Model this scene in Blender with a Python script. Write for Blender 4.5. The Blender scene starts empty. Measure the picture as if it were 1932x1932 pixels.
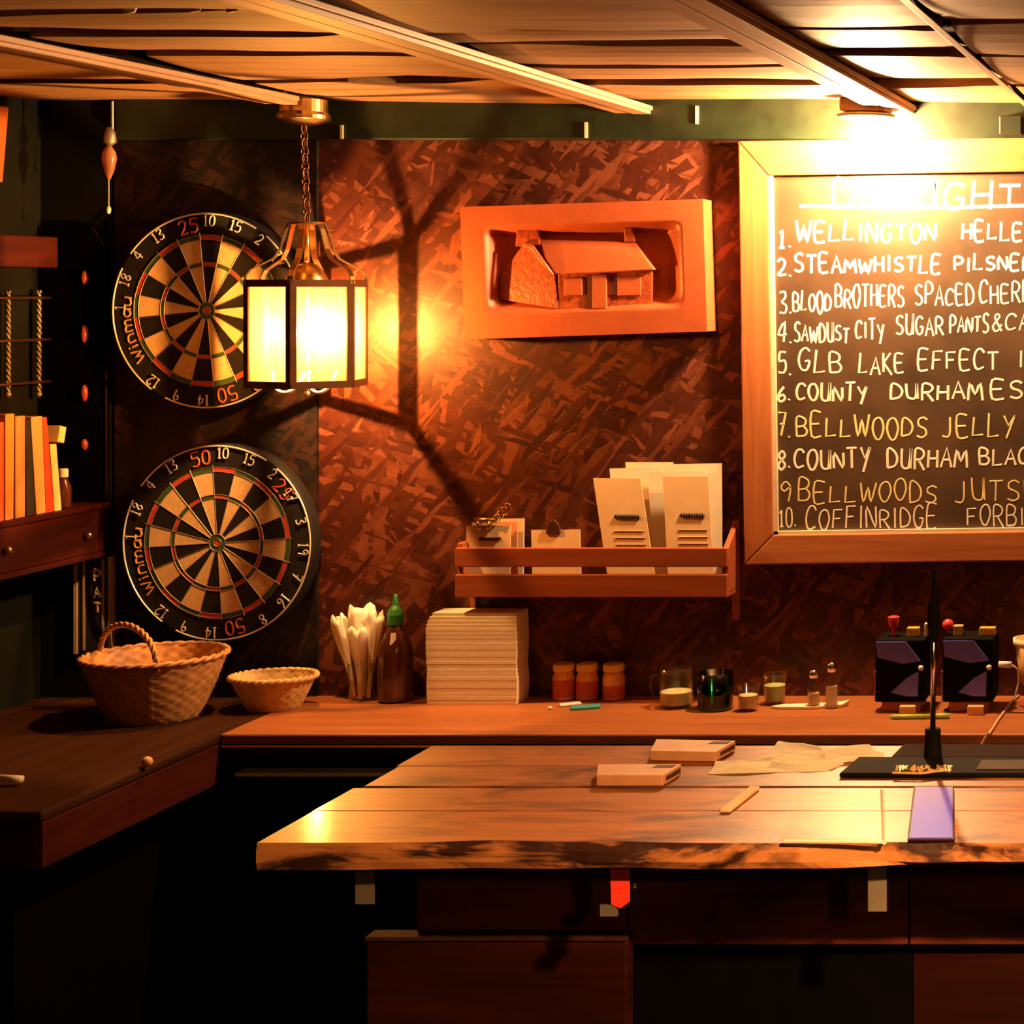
import bpy, math, random
from mathutils import Vector, Matrix, Euler
random.seed(7)
sc = bpy.context.scene
COL = sc.collection
PI = math.pi

# ------------------------------------------------------------------ camera, world, exposure
F = 3590.0                      # focal length in pixels of the 1932 px frame
CX, CY, CH = 2340.0, 550.0, 1.70   # vanishing point of the room in the photo, eye height
cam = bpy.data.cameras.new('camera')
cam.sensor_width = 36.0
cam.sensor_fit = 'HORIZONTAL'
cam.lens = F / 1932.0 * 36.0
cam.shift_x = -(CX - 966.0) / 1932.0
cam.shift_y = -(966.0 - CY) / 1932.0
cam.clip_start = 0.05
co = bpy.data.objects.new('camera', cam)
COL.objects.link(co)
co.location = (0, 0, CH)
co.rotation_euler = (PI / 2, 0, 0)
sc.camera = co
w = bpy.data.worlds.new('night')
sc.world = w
w.use_nodes = True
w.node_tree.nodes['Background'].inputs[0].default_value = (0.02, 0.012, 0.008, 1)
w.node_tree.nodes['Background'].inputs[1].default_value = 0.1
sc.view_settings.view_transform = 'Standard'
sc.view_settings.look = 'None'
sc.view_settings.gamma = 1.0
sc.view_settings.use_curve_mapping = False
sc.view_settings.exposure = 0.0
try:
    sc.cycles.max_bounces = 10
    sc.cycles.transparent_max_bounces = 16
    sc.cycles.caustics_refractive = False
    sc.cycles.caustics_reflective = False
    sc.cycles.sample_clamp_indirect = 4.0
except Exception:
    pass
WARM = (1.0, 0.50, 0.17)
P_LANTERN = 48.0
P_BULB = 105.0
P_BAR = 230.0
P_FILL = 18.0
WARM_BULB = (1.0, 0.56, 0.24)


def W(x, y, d):
    """point seen at photo pixel (x, y) when it lies d metres from the camera wall plane"""
    return Vector(((x - CX) / F * d, d, CH + (CY - y) / F * d))


def depth_on(y, h):
    """distance of a point on a horizontal surface h below the eye seen at row y"""
    return F * h / (y - CY)


BACK = 4.20                      # back wall
CZ = CH - 0.8915                 # back counter top
BZ = CH - 0.58                   # bar top
CEIL = CH + 0.412                # underside of ceiling boards
LW = -2.64                       # left wall


def XP(x, d):
    return (x - CX) / F * d


def ZP(y, d):
    return CH + (CY - y) / F * d


# ------------------------------------------------------------------ mesh builder
class MB:
    def __init__(s):
        s.v = []; s.f = []; s.m = []; s.mi = 0

    def add(s, vs, fs):
        b = len(s.v)
        s.v += [Vector(p) for p in vs]
        for f in fs:
            s.f.append([b + i for i in f]); s.m.append(s.mi)
        return s

    def box(s, x0, x1, y0, y1, z0, z1):
        vs = [(x, y, z) for z in (z0, z1) for y in (y0, y1) for x in (x0, x1)]
        return s.add(vs, [(0, 2, 3, 1), (4, 5, 7, 6), (0, 1, 5, 4), (2, 6, 7, 3), (0, 4, 6, 2), (1, 3, 7, 5)])

    def obox(s, c, hx, hy, hz, rot=(0, 0, 0)):
        R = Euler(rot).to_matrix(); c = Vector(c)
        vs = [c + R @ Vector((x, y, z)) for z in (-hz, hz) for y in (-hy, hy) for x in (-hx, hx)]
        return s.add(vs, [(0, 2, 3, 1), (4, 5, 7, 6), (0, 1, 5, 4), (2, 6, 7, 3), (0, 4, 6, 2), (1, 3, 7, 5)])

    def prism(s, poly, off):
        """closed polygon of 3d points extruded by off"""
        n = len(poly); off = Vector(off)
        vs = [Vector(p) for p in poly] + [Vector(p) + off for p in poly]
        fs = [tuple(range(n)), tuple(range(2 * n - 1, n - 1, -1))]
        fs += [(i, n + i, n + (i + 1) % n, (i + 1) % n) for i in range(n)]
        return s.add(vs, fs)

    def tube(s, pts, r, n=8, closed=False, flat=1.0):
        pts = [Vector(p) for p in pts]
        k = len(pts)
        if k < 2:
            return s
        rr = r if isinstance(r, (list, tuple)) else [r] * k
        vs = []; prev = None
        for i in range(k):
            a = pts[(i - 1) % k] if (closed or i > 0) else pts[i]
            b = pts[(i + 1) % k] if (closed or i < k - 1) else pts[i]
            t = b - a
            if t.length < 1e-9:
                t = Vector((0, 0, 1))
            t.normalize()
            if prev is None:
                u = t.cross(Vector((0, 1, 0)))
                if u.length < 0.1:
                    u = t.cross(Vector((1, 0, 0)))
            else:
                u = prev - t * prev.dot(t)
                if u.length < 1e-6:
                    u = t.cross(Vector((0, 1, 0)))
            u.normalize(); prev = u
            q = t.cross(u)
            for j in range(n):
                a_ = 2 * PI * j / n
                vs.append(pts[i] + (u * math.cos(a_) + q * math.sin(a_) * flat) * rr[i])
        fs = []
        for i in range(k if closed else k - 1):
            i2 = (i + 1) % k
            for j in range(n):
                j2 = (j + 1) % n
                fs.append((i * n + j, i * n + j2, i2 * n + j2, i2 * n + j))
        if not closed:
            fs.append(tuple(range(n - 1, -1, -1)))
            fs.append(tuple((k - 1) * n + j for j in range(n)))
        return s.add(vs, fs)

    def lathe(s, c, prof, n=32, sx=1.0, sy=1.0, mod=None, axis='Z', cap=True):
        """prof: list of (radius, height); mod(theta, row) scales the radius"""
        c = Vector(c); vs = []; k = len(prof)
        for i, (r, z) in enumerate(prof):
            for j in range(n):
                a = 2 * PI * j / n
                q = r * (mod(a, i) if mod else 1.0)
                p = Vector((q * math.cos(a) * sx, q * math.sin(a) * sy, z))
                if axis == 'Y':
                    p = Vector((p.x, -p.z, p.y))
                elif axis == 'X':
                    p = Vector((p.z, p.x, p.y))
                vs.append(c + p)
        fs = []
        for i in range(k - 1):
            for j in range(n):
                j2 = (j + 1) % n
                fs.append((i * n + j, i * n + j2, (i + 1) * n + j2, (i + 1) * n + j))
        if cap:
            if prof[0][0] > 1e-5:
                fs.append(tuple(range(n - 1, -1, -1)))
            if prof[-1][0] > 1e-5:
                fs.append(tuple((k - 1) * n + j for j in range(n)))
        return s.add(vs, fs)

    def ball(s, c, r, n=16, sz=1.0):
        k = n // 2
        return s.lathe(c, [(r * math.sin(PI * i / k) + 1e-6, -r * sz * math.cos(PI * i / k)) for i in range(k + 1)], n)

    def grid(s, nx, ny, fn, both=None):
        vs = [fn(i / nx, j / ny) for j in range(ny + 1) for i in range(nx + 1)]
        fs = [(j * (nx + 1) + i, j * (nx + 1) + i + 1, (j + 1) * (nx + 1) + i + 1, (j + 1) * (nx + 1) + i)
              for j in range(ny) for i in range(nx)]
        return s.add(vs, fs)


def build(name, mb, mat, parent=None, smooth=False, bevel=0.0, label=None, seg=2, sub=0):
    off = Vector(parent.get('_org', (0, 0, 0))) if parent else Vector((0, 0, 0))
    if parent is None:
        off = Vector((0, 0, 0))
    me = bpy.data.meshes.new(name)
    me.from_pydata([tuple(p - off) for p in mb.v], [], mb.f)
    for m in (mat if isinstance(mat, (list, tuple)) else [mat]):
        me.materials.append(m)
    if isinstance(mat, (list, tuple)):
        for p, i in zip(me.polygons, mb.m):
            p.material_index = i
    if smooth:
        for p in me.polygons:
            p.use_smooth = True
    me.validate(); me.update()
    o = bpy.data.objects.new(name, me)
    COL.objects.link(o)
    if parent:
        o.parent = parent
        o['_org'] = tuple(off)
    if bevel:
        b = o.modifiers.new('bevel', 'BEVEL'); b.width = bevel; b.segments = seg
        b.limit_method = 'ANGLE'; b.angle_limit = 0.7
    if sub:
        b = o.modifiers.new('sub', 'SUBSURF'); b.levels = sub; b.render_levels = sub
    if label:
        o['label'] = label
    return o


def thing(name, label, cat, loc, group=None, rot=(0, 0, 0)):
    o = bpy.data.objects.new(name, None)
    COL.objects.link(o)
    o.empty_display_size = 0.05
    o.location = loc; o.rotation_euler = rot
    o['_org'] = tuple(loc)
    o['label'] = label; o['category'] = cat
    if group:
        o['group'] = group
    return o


def solo(name, mb, mat, label, cat, group=None, **k):
    """a thing that is one mesh, its origin at the middle of its base"""
    lo = Vector([min(p[i] for p in mb.v) for i in range(3)]); hi = Vector([max(p[i] for p in mb.v) for i in range(3)])
    org = Vector(((lo.x + hi.x) / 2, (lo.y + hi.y) / 2, lo.z))
    mb.v = [p - org for p in mb.v]
    o = build(name, mb, mat, None, **k)
    o.location = org
    o['label'] = label; o['category'] = cat
    if group:
        o['group'] = group
    return o


def struct(name, mb, mat, **k):
    o = build(name, mb, mat, None, **k)
    o['kind'] = 'structure'
    return o


# ------------------------------------------------------------------ materials
def _new(name):
    m = bpy.data.materials.new(name); m.use_nodes = True
    nt = m.node_tree
    return m, nt, nt.nodes['Principled BSDF']


def _bump(nt, p, height, strength, dist=0.002):
    b = nt.nodes.new('ShaderNodeBump'); b.inputs['Strength'].default_value = strength
    b.inputs['Distance'].default_value = dist
    nt.links.new(height, b.inputs['Height']); nt.links.new(b.outputs[0], p.inputs['Normal'])


def _coords(nt, scale, rot=(0, 0, 0)):
    tc = nt.nodes.new('ShaderNodeTexCoord'); mp = nt.nodes.new('ShaderNodeMapping')
    mp.inputs['Scale'].default_value = scale; mp.inputs['Rotation'].default_value = rot
    nt.links.new(tc.outputs['Object'], mp.inputs['Vector'])
    return mp.outputs[0]


def _ramp(nt, fac, stops):
    r = nt.nodes.new('ShaderNodeValToRGB'); e = r.color_ramp.elements
    while len(e) < len(stops):
        e.new(0.5)
    for q, (pos, c) in zip(e, stops):
        q.position = pos; q.color = (*c, 1)
    nt.links.new(fac, r.inputs[0])
    return r.outputs[0]


def _noise(nt, vec, scale, detail=4, rough=0.6, dist=0.0):
    n = nt.nodes.new('ShaderNodeTexNoise')
    n.inputs['Scale'].default_value = scale; n.inputs['Detail'].default_value = detail
    n.inputs['Roughness'].default_value = rough; n.inputs['Distortion'].default_value = dist
    nt.links.new(vec, n.inputs['Vector'])
    return n.outputs[0]


def _mix(nt, fac, a, b, mode='MIX'):
    m = nt.nodes.new('ShaderNodeMix'); m.data_type = 'RGBA'; m.blend_type = mode
    if isinstance(fac, (int, float)):
        m.inputs[0].default_value = fac
    else:
        nt.links.new(fac, m.inputs[0])
    for q, i in ((a, 6), (b, 7)):
        if isinstance(q, tuple):
            m.inputs[i].default_value = (*q, 1)
        else:
            nt.links.new(q, m.inputs[i])
    return m.outputs[2]


def plain(name, c, rough=0.5, metal=0.0, var=0.12, scale=30, bump=0.0, coat=0.0, spec=0.5):
    m, nt, p = _new(name)
    v = _coords(nt, (1, 1, 1))
    n = _noise(nt, v, scale, 5)
    d = tuple(max(0, x * (1 - var)) for x in c); e = tuple(min(1, x * (1 + var)) for x in c)
    nt.links.new(_ramp(nt, n, [(0.3, d), (0.7, e)]), p.inputs['Base Color'])
    p.inputs['Roughness'].default_value = rough; p.inputs['Metallic'].default_value = metal
    p.inputs['Coat Weight'].default_value = coat; p.inputs['Specular IOR Level'].default_value = spec
    if bump:
        _bump(nt, p, n, bump)
    return m


def wood(name, c1, c2, axis='X', fine=14.0, rough=0.45, stain=None, coat=0.0, bump=0.15, stain_at=(0.45, 0.62), stain_scale=4.0, spec=0.5):
    m, nt, p = _new(name)
    s = {'X': (0.06, 1, 1), 'Y': (1, 0.06, 1), 'Z': (1, 1, 0.06)}[axis]
    v = _coords(nt, tuple(q * fine for q in s))
    n = _noise(nt, v, 3.0, 8, 0.65, 1.2)
    col = _ramp(nt, n, [(0.28, c1), (0.5, tuple((a + b) / 2 for a, b in zip(c1, c2))), (0.72, c2)])
    if stain:
        s2 = {'X': (0.35, 1, 1), 'Y': (1, 0.35, 1), 'Z': (1, 1, 0.35)}[axis]
        v2 = _coords(nt, s2)
        n2 = _noise(nt, v2, stain_scale, 6, 0.6, 0.8)
        f = _ramp(nt, n2, [(stain_at[0], (0, 0, 0)), (stain_at[1], (1, 1, 1))])
        col = _mix(nt, f, col, stain)
    nt.links.new(col, p.inputs['Base Color'])
    p.inputs['Roughness'].default_value = rough; p.inputs['Coat Weight'].default_value = coat
    p.inputs['Coat Roughness'].default_value = 0.12; p.inputs['Specular IOR Level'].default_value = spec
    if bump:
        _bump(nt, p, n, bump)
    return m


def flake_board(name, lo, mid, hi, rough=0.35, spec=0.5):
    """strand board: layers of elongated flakes lying at different angles"""
    m, nt, p = _new(name)
    acc = None
    layers = [((8, 1, 38), 0.45), ((9, 1, 52), 2.2), ((9, 1, 60), -0.75), ((8, 1, 46), 1.35), ((11, 1, 70), -0.35), ((12, 1, 78), 0.85)]
    vals = []
    for i, (s, r) in enumerate(layers):
        tc = nt.nodes.new('ShaderNodeTexCoord')
        m1 = nt.nodes.new('ShaderNodeMapping'); m1.inputs['Rotation'].default_value = (0, r, 0)
        m1.inputs['Location'].default_value = (i * 3.1, 0, i * 1.7)
        m2 = nt.nodes.new('ShaderNodeMapping'); m2.inputs['Scale'].default_value = (s[0], 0.0, s[2])
        wn = nt.nodes.new('ShaderNodeTexNoise'); wn.inputs['Scale'].default_value = 22.0; wn.inputs['Detail'].default_value = 3
        nt.links.new(tc.outputs['Object'], wn.inputs['Vector'])
        va = nt.nodes.new('ShaderNodeVectorMath'); va.operation = 'MULTIPLY_ADD'
        va.inputs[1].default_value = (.012, 0, .012)
        nt.links.new(wn.outputs['Color'], va.inputs[0]); nt.links.new(tc.outputs['Object'], va.inputs[2])
        nt.links.new(va.outputs[0], m1.inputs[0]); nt.links.new(m1.outputs[0], m2.inputs[0])
        vo = nt.nodes.new('ShaderNodeTexVoronoi'); vo.inputs['Scale'].default_value = 1.0
        nt.links.new(m2.outputs[0], vo.inputs['Vector'])
        sp = nt.nodes.new('ShaderNodeSeparateColor'); nt.links.new(vo.outputs['Color'], sp.inputs[0])
        vals.append((sp.outputs[0], sp.outputs[1]))
    cur = vals[0][0]
    for a, b in vals[1:]:
        g = nt.nodes.new('ShaderNodeMath'); g.operation = 'GREATER_THAN'; g.inputs[1].default_value = 0.62
        nt.links.new(b, g.inputs[0])
        mx = nt.nodes.new('ShaderNodeMix'); nt.links.new(g.outputs[0], mx.inputs[0])
        nt.links.new(cur, mx.inputs[2]); nt.links.new(a, mx.inputs[3])
        cur = mx.outputs[0]
    grain = _noise(nt, _coords(nt, (28, 28, 28)), 1.0, 5, 0.65, 1.5)
    ad = nt.nodes.new('ShaderNodeMath'); ad.operation = 'MULTIPLY_ADD'; ad.inputs[1].default_value = 0.4
    half = nt.nodes.new('ShaderNodeMath'); half.operation = 'MULTIPLY'; half.inputs[1].default_value = 0.55
    nt.links.new(cur, half.inputs[0])
    nt.links.new(grain, ad.inputs[0]); nt.links.new(half.outputs[0], ad.inputs[2])
    big = _noise(nt, _coords(nt, (1, 1, 1)), 3.0, 3)
    ad2 = nt.nodes.new('ShaderNodeMath'); ad2.operation = 'MULTIPLY_ADD'; ad2.inputs[1].default_value = 0.5
    nt.links.new(big, ad2.inputs[0]); nt.links.new(ad.outputs[0], ad2.inputs[2])
    nt.links.new(_ramp(nt, ad2.outputs[0], [(0.42, lo), (0.74, mid), (1.0, hi)]), p.inputs['Base Color'])
    p.inputs['Roughness'].default_value = rough; p.inputs['Specular IOR Level'].default_value = spec
    _bump(nt, p, cur, 0.35, 0.003)
    return m


def glassy(name, c, rough=0.08, alpha=0.02, edge=1.0):
    """thin clear glass: light passes, edges and highlights show"""
    m, nt, p = _new(name)
    out = nt.nodes['Material Output']
    tr = nt.nodes.new('ShaderNodeBsdfTransparent'); tr.inputs[0].default_value = (*c, 1)
    nt.nodes.remove(p)
    p = nt.nodes.new('ShaderNodeBsdfGlossy'); p.inputs['Roughness'].default_value = rough
    p.inputs['Color'].default_value = (0.9, 0.9, 0.9, 1)
    lw = nt.nodes.new('ShaderNodeLayerWeight'); lw.inputs[0].default_value = 0.5
    fr = nt.nodes.new('ShaderNodeMath'); fr.operation = 'POWER'; fr.inputs[1].default_value = 4.0
    nt.links.new(lw.outputs['Facing'], fr.inputs[0])
    ad = nt.nodes.new('ShaderNodeMath'); ad.operation = 'MULTIPLY_ADD'; ad.inputs[1].default_value = edge; ad.inputs[2].default_value = alpha; ad.use_clamp = True
    nt.links.new(fr.outputs[0], ad.inputs[0])
    mx = nt.nodes.new('ShaderNodeMixShader')
    nt.links.new(ad.outputs[0], mx.inputs[0]); nt.links.new(tr.outputs[0], mx.inputs[1]); nt.links.new(p.outputs[0], mx.inputs[2])
    nt.links.new(mx.outputs[0], out.inputs[0])
    return m


def emit(name, c, s):
    m, nt, p = _new(name)
    p.inputs['Base Color'].default_value = (0.8, 0.8, 0.8, 1)
    p.inputs['Emission Color'].default_value = (*c, 1); p.inputs['Emission Strength'].default_value = s
    return m


def pane_mat(name):
    m, nt, p = _new(name)
    out = nt.nodes['Material Output']
    tr = nt.nodes.new('ShaderNodeBsdfTransparent'); tr.inputs[0].default_value = (1.0, 0.9, 0.72, 1)
    tl = nt.nodes.new('ShaderNodeBsdfTranslucent'); tl.inputs[0].default_value = (1.0, 0.8, 0.5, 1)
    gl = nt.nodes.new('ShaderNodeBsdfGlossy'); gl.inputs['Roughness'].default_value = 0.12
    a = nt.nodes.new('ShaderNodeMixShader'); a.inputs[0].default_value = 0.07
    b = nt.nodes.new('ShaderNodeMixShader'); b.inputs[0].default_value = 0.06
    nt.links.new(tr.outputs[0], a.inputs[1]); nt.links.new(tl.outputs[0], a.inputs[2])
    nt.links.new(a.outputs[0], b.inputs[1]); nt.links.new(gl.outputs[0], b.inputs[2])
    nt.links.new(b.outputs[0], out.inputs[0])
    # rippled old glass
    n = _noise(nt, _coords(nt, (60, 60, 4)), 1.0, 2)
    bp = nt.nodes.new('ShaderNodeBump'); bp.inputs['Strength'].default_value = 0.3
    nt.links.new(n, bp.inputs['Height']); nt.links.new(bp.outputs[0], gl.inputs['Normal'])
    return m


M = {}
M['osb'] = flake_board('red brown strand board', (0.038, 0.0075, 0.0035), (0.070, 0.0155, 0.007), (0.18, 0.053, 0.025), 0.40, 0.42)
M['osb_black'] = flake_board('black stained strand board', (0.004, 0.003, 0.003), (0.010, 0.006, 0.005), (0.03, 0.012, 0.008), 0.5, 0.3)
M['green_paint'] = plain('dark green paint', (0.0055, 0.006, 0.0025), 0.75, var=0.4, scale=6, bump=0.1, spec=0.12)
M['green_beam'] = plain('green painted beam', (0.008, 0.016, 0.006), 0.42, var=0.5, scale=14, bump=0.25)
M['dark_floor'] = plain('dark floor', (0.012, 0.009, 0.008), 0.6, var=0.3, scale=5)
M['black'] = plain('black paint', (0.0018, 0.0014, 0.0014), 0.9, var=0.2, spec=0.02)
M['void'] = plain('dark loft', (0.005, 0.004, 0.003), 0.9, spec=0.1)
M['ceil_plank'] = wood('rough ceiling plank', (0.18, 0.085, 0.033), (0.46, 0.26, 0.115), 'X', 10, 0.6, stain=(0.12, 0.05, 0.02), stain_at=(0.55, 0.85), stain_scale=5, spec=0.3)
M['batten'] = wood('ceiling batten', (0.30, 0.15, 0.075), (0.52, 0.30, 0.15), 'Y', 16, 0.55)
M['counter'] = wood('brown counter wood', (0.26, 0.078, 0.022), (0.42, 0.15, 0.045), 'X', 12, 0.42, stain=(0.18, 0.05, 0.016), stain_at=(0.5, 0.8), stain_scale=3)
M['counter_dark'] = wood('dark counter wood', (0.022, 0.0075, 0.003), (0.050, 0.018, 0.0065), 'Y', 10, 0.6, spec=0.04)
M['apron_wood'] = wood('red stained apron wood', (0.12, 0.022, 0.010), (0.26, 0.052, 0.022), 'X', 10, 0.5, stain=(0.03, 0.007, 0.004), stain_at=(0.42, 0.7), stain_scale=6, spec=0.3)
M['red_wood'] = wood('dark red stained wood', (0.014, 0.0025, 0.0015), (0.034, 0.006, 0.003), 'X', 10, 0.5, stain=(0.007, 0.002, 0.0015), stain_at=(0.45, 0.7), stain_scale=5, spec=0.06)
M['red_wood_y'] = wood('dark red stained shelf wood', (0.030, 0.0042, 0.0022), (0.058, 0.009, 0.0045), 'Y', 10, 0.5, spec=0.12)
M['bar_plank'] = wood('stained bar plank', (0.27, 0.074, 0.017), (0.47, 0.165, 0.045), 'X', 13, 0.42, stain=(0.07, 0.017, 0.005), coat=0.07, spec=0.14, stain_at=(0.46, 0.64), stain_scale=15.0)
M['bark'] = wood('barky live edge', (0.42, 0.145, 0.042), (0.58, 0.235, 0.075), 'X', 9, 0.5, stain=(0.035, 0.010, 0.006), stain_at=(0.48, 0.55), stain_scale=13.0, coat=0.3, bump=0.5)
M['frame_wood'] = wood('chestnut frame wood', (0.33, 0.10, 0.032), (0.50, 0.19, 0.07), 'X', 12, 0.45, spec=0.35)
M['frame_wood_z'] = wood('chestnut frame wood upright', (0.33, 0.10, 0.032), (0.50, 0.19, 0.07), 'Z', 12, 0.45, spec=0.35)
M['bead'] = plain('cream bead', (0.75, 0.62, 0.42), 0.5)
M['chalkboard'] = plain('dusty blackboard', (0.066, 0.036, 0.017), 0.5, var=0.5, scale=5, spec=0.6)
M['chalk'] = plain('white chalk', (0.85, 0.80, 0.70), 0.9)
M['chalk_y'] = plain('yellow chalk', (0.80, 0.68, 0.32), 0.9)
M['clay'] = plain('orange clay', (0.45, 0.105, 0.038), 0.42, var=0.1, scale=25, bump=0.12)
M['clay_rough'] = plain('orange clay stonework', (0.40, 0.078, 0.024), 0.4, var=0.4, scale=85, bump=1.0)
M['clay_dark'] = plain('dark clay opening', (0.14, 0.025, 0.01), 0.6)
M['rack_wood'] = wood('menu rack wood', (0.26, 0.055, 0.02), (0.40, 0.105, 0.035), 'X', 12, 0.45)
M['brass'] = plain('aged brass', (0.62, 0.40, 0.16), 0.28, 1.0, var=0.2)
M['brass_dark'] = plain('dark bronze', (0.20, 0.085, 0.04), 0.4, 0.8, var=0.2)
M['chrome'] = plain('chrome', (0.8, 0.78, 0.75), 0.15, 1.0, var=0.05)
M['steel'] = plain('dull steel', (0.30, 0.25, 0.19), 0.5, 0.7)
M['pane'] = pane_mat('amber rippled glass')
M['porcelain'] = plain('white porcelain', (0.8, 0.75, 0.65), 0.3, var=0.04)
M['paper'] = plain('cream paper', (0.82, 0.74, 0.58), 0.8, var=0.05)
M['paper_tan'] = plain('tan paper', (0.72, 0.52, 0.30), 0.8, var=0.06)
M['ink'] = plain('dark ink', (0.03, 0.02, 0.02), 0.7)
M['ink_soft'] = plain('faint print', (0.42, 0.29, 0.16), 0.8)
M['napkin'] = plain('white napkin', (0.85, 0.78, 0.64), 0.85, var=0.04, scale=90, bump=0.1)
M['wicker'] = plain('woven wicker', (0.50, 0.24, 0.085), 0.5, var=0.35, scale=45, bump=0.3)
M['wicker_pale'] = plain('pale cane weave', (0.58, 0.38, 0.15), 0.5, var=0.3, scale=45, bump=0.3)
M['cream'] = plain('cream sisal', (0.62, 0.42, 0.21), 0.75, var=0.15, scale=120, bump=0.1)
M['sisal_black'] = plain('black sisal', (0.010, 0.008, 0.007), 0.75, var=0.3, scale=120, spec=0.2)
M['sisal_red'] = plain('red sisal', (0.48, 0.045, 0.02), 0.7, var=0.15, scale=120)
M['sisal_green'] = plain('green sisal', (0.03, 0.075, 0.02), 0.7, var=0.2, scale=120)
M['wire'] = plain('pale wire', (0.72, 0.66, 0.54), 0.4, 0.3, var=0.1)
M['gold_print'] = plain('orange gold print', (0.62, 0.33, 0.10), 0.5)
M['red_print'] = plain('red print', (0.55, 0.09, 0.04), 0.5)
M['sauce'] = plain('dark sauce bottle', (0.075, 0.02, 0.008), 0.18, var=0.25, scale=12, coat=0.4)
M['green_cap'] = plain('green plastic', (0.03, 0.22, 0.05), 0.4)
M['glass'] = glassy('clear glass', (0.93, 0.95, 0.9))
M['glass_green'] = glassy('green glass', (0.05, 0.22, 0.10), alpha=0.04)
M['glass_edge'] = glassy('clear acrylic', (0.97, 0.95, 0.92), 0.3, alpha=0.004, edge=0.03)
M['wax'] = plain('pale wax', (0.62, 0.58, 0.34), 0.5)
M['wax_green'] = plain('green wax', (0.45, 0.50, 0.22), 0.5)
M['sugar'] = plain('cork and sugar', (0.70, 0.52, 0.32), 0.7, var=0.3, scale=70)
M['jar_lid'] = plain('yellow lid', (0.85, 0.52, 0.10), 0.4)
M['mustard'] = plain('mustard sauce', (0.80, 0.38, 0.07), 0.25, var=0.15)
M['red_label'] = plain('red label', (0.50, 0.07, 0.03), 0.5)
M['teal'] = plain('teal plastic', (0.05, 0.40, 0.40), 0.4)
M['purple'] = plain('violet blue card', (0.15, 0.14, 0.95), 0.5, var=0.2, scale=15)
M['red'] = plain('red plastic', (0.75, 0.05, 0.04), 0.35)
M['yellow'] = plain('yellow plastic', (0.80, 0.45, 0.06), 0.4)
M['lime'] = plain('lime plastic', (0.35, 0.50, 0.04), 0.35)
M['white_plastic'] = plain('white plastic', (0.75, 0.70, 0.72), 0.35)
M['rubber'] = plain('black rubber', (0.004, 0.0035, 0.0035), 0.8, var=0.3, spec=0.06)
M['mat_brown'] = plain('brown ribbed mat', (0.05, 0.028, 0.012), 0.7, spec=0.1)
M['mat_red'] = plain('dark red mat', (0.022, 0.005, 0.003), 0.85, spec=0.05)
M['gold'] = plain('gold lettering', (0.78, 0.48, 0.16), 0.45, 0.2)
M['tag_red'] = plain('bright red tag', (0.80, 0.04, 0.02), 0.5)
M['tan_card'] = plain('pinkish tan card', (0.62, 0.30, 0.14), 0.6)
M['card_dark'] = plain('dark box opening', (0.06, 0.02, 0.01), 0.8)
M['cup'] = plain('tan cup', (0.70, 0.40, 0.16), 0.5)
M['cord'] = plain('pale cord', (0.72, 0.42, 0.25), 0.5)
M['orange_wood'] = wood('orange wood', (0.50, 0.12, 0.025), (0.62, 0.18, 0.04), 'Z', 10, 0.4)
M['orange_glass'] = plain('amber drop', (0.62, 0.26, 0.10), 0.3)
M['peg'] = plain('reddish peg', (0.35, 0.07, 0.03), 0.3)
M['sign'] = plain('dark sign board', (0.030, 0.022, 0.012), 0.5, var=0.3, scale=8)
M['sign_edge'] = plain('pale sign edge', (0.60, 0.46, 0.34), 0.5)
M['book_orange'] = plain('orange book cloth', (0.75, 0.25, 0.05), 0.6)
M['book_rust'] = plain('rust book cloth', (0.65, 0.14, 0.03), 0.6)
M['book_olive'] = plain('olive tan book cloth', (0.42, 0.24, 0.09), 0.6)
M['book_black'] = plain('black book cloth', (0.012, 0.010, 0.010), 0.6)
M['book_tan'] = plain('tan book cloth', (0.66, 0.36, 0.17), 0.6)
M['book_red'] = plain('red book cloth', (0.55, 0.06, 0.03), 0.6)
M['book_cream'] = plain('cream book cloth', (0.80, 0.66, 0.34), 0.6)
M['bulb_glass'] = pane_mat('frosted bulb glass')
M['patch_glow'] = emit('lavender patch glow', (0.36, 0.18, 0.85), 0.5)  # emission paints the purple light patch on the bar
_nt = M['patch_glow'].node_tree
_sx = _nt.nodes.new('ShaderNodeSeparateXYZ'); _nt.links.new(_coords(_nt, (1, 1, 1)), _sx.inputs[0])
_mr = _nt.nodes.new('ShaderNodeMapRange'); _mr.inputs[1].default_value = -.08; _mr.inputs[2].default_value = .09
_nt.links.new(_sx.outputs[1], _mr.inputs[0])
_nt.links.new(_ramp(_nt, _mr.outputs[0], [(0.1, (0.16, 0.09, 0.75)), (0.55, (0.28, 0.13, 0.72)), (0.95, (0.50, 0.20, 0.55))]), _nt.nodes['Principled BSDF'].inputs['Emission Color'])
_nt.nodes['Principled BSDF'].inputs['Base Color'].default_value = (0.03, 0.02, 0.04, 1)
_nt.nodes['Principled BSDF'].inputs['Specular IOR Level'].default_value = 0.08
M['filament'] = emit('lantern flame bulb', WARM, P_LANTERN / (PI * 4 * PI * 0.005 ** 2 * 1.3))
M['bulb'] = emit('bare bulb', WARM_BULB, P_BULB / (PI * 4 * PI * 0.028 ** 2))
M['bar_bulb'] = emit('bar lamp bulb', WARM, P_BAR / (PI * 4 * PI * 0.03 ** 2))
M['globe'] = emit('fill globe glow', WARM, P_FILL / (PI * 4 * PI * 0.06 ** 2))
M['shade'] = plain('dark metal shade', (0.05, 0.04, 0.03), 0.5, 0.5)

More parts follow.
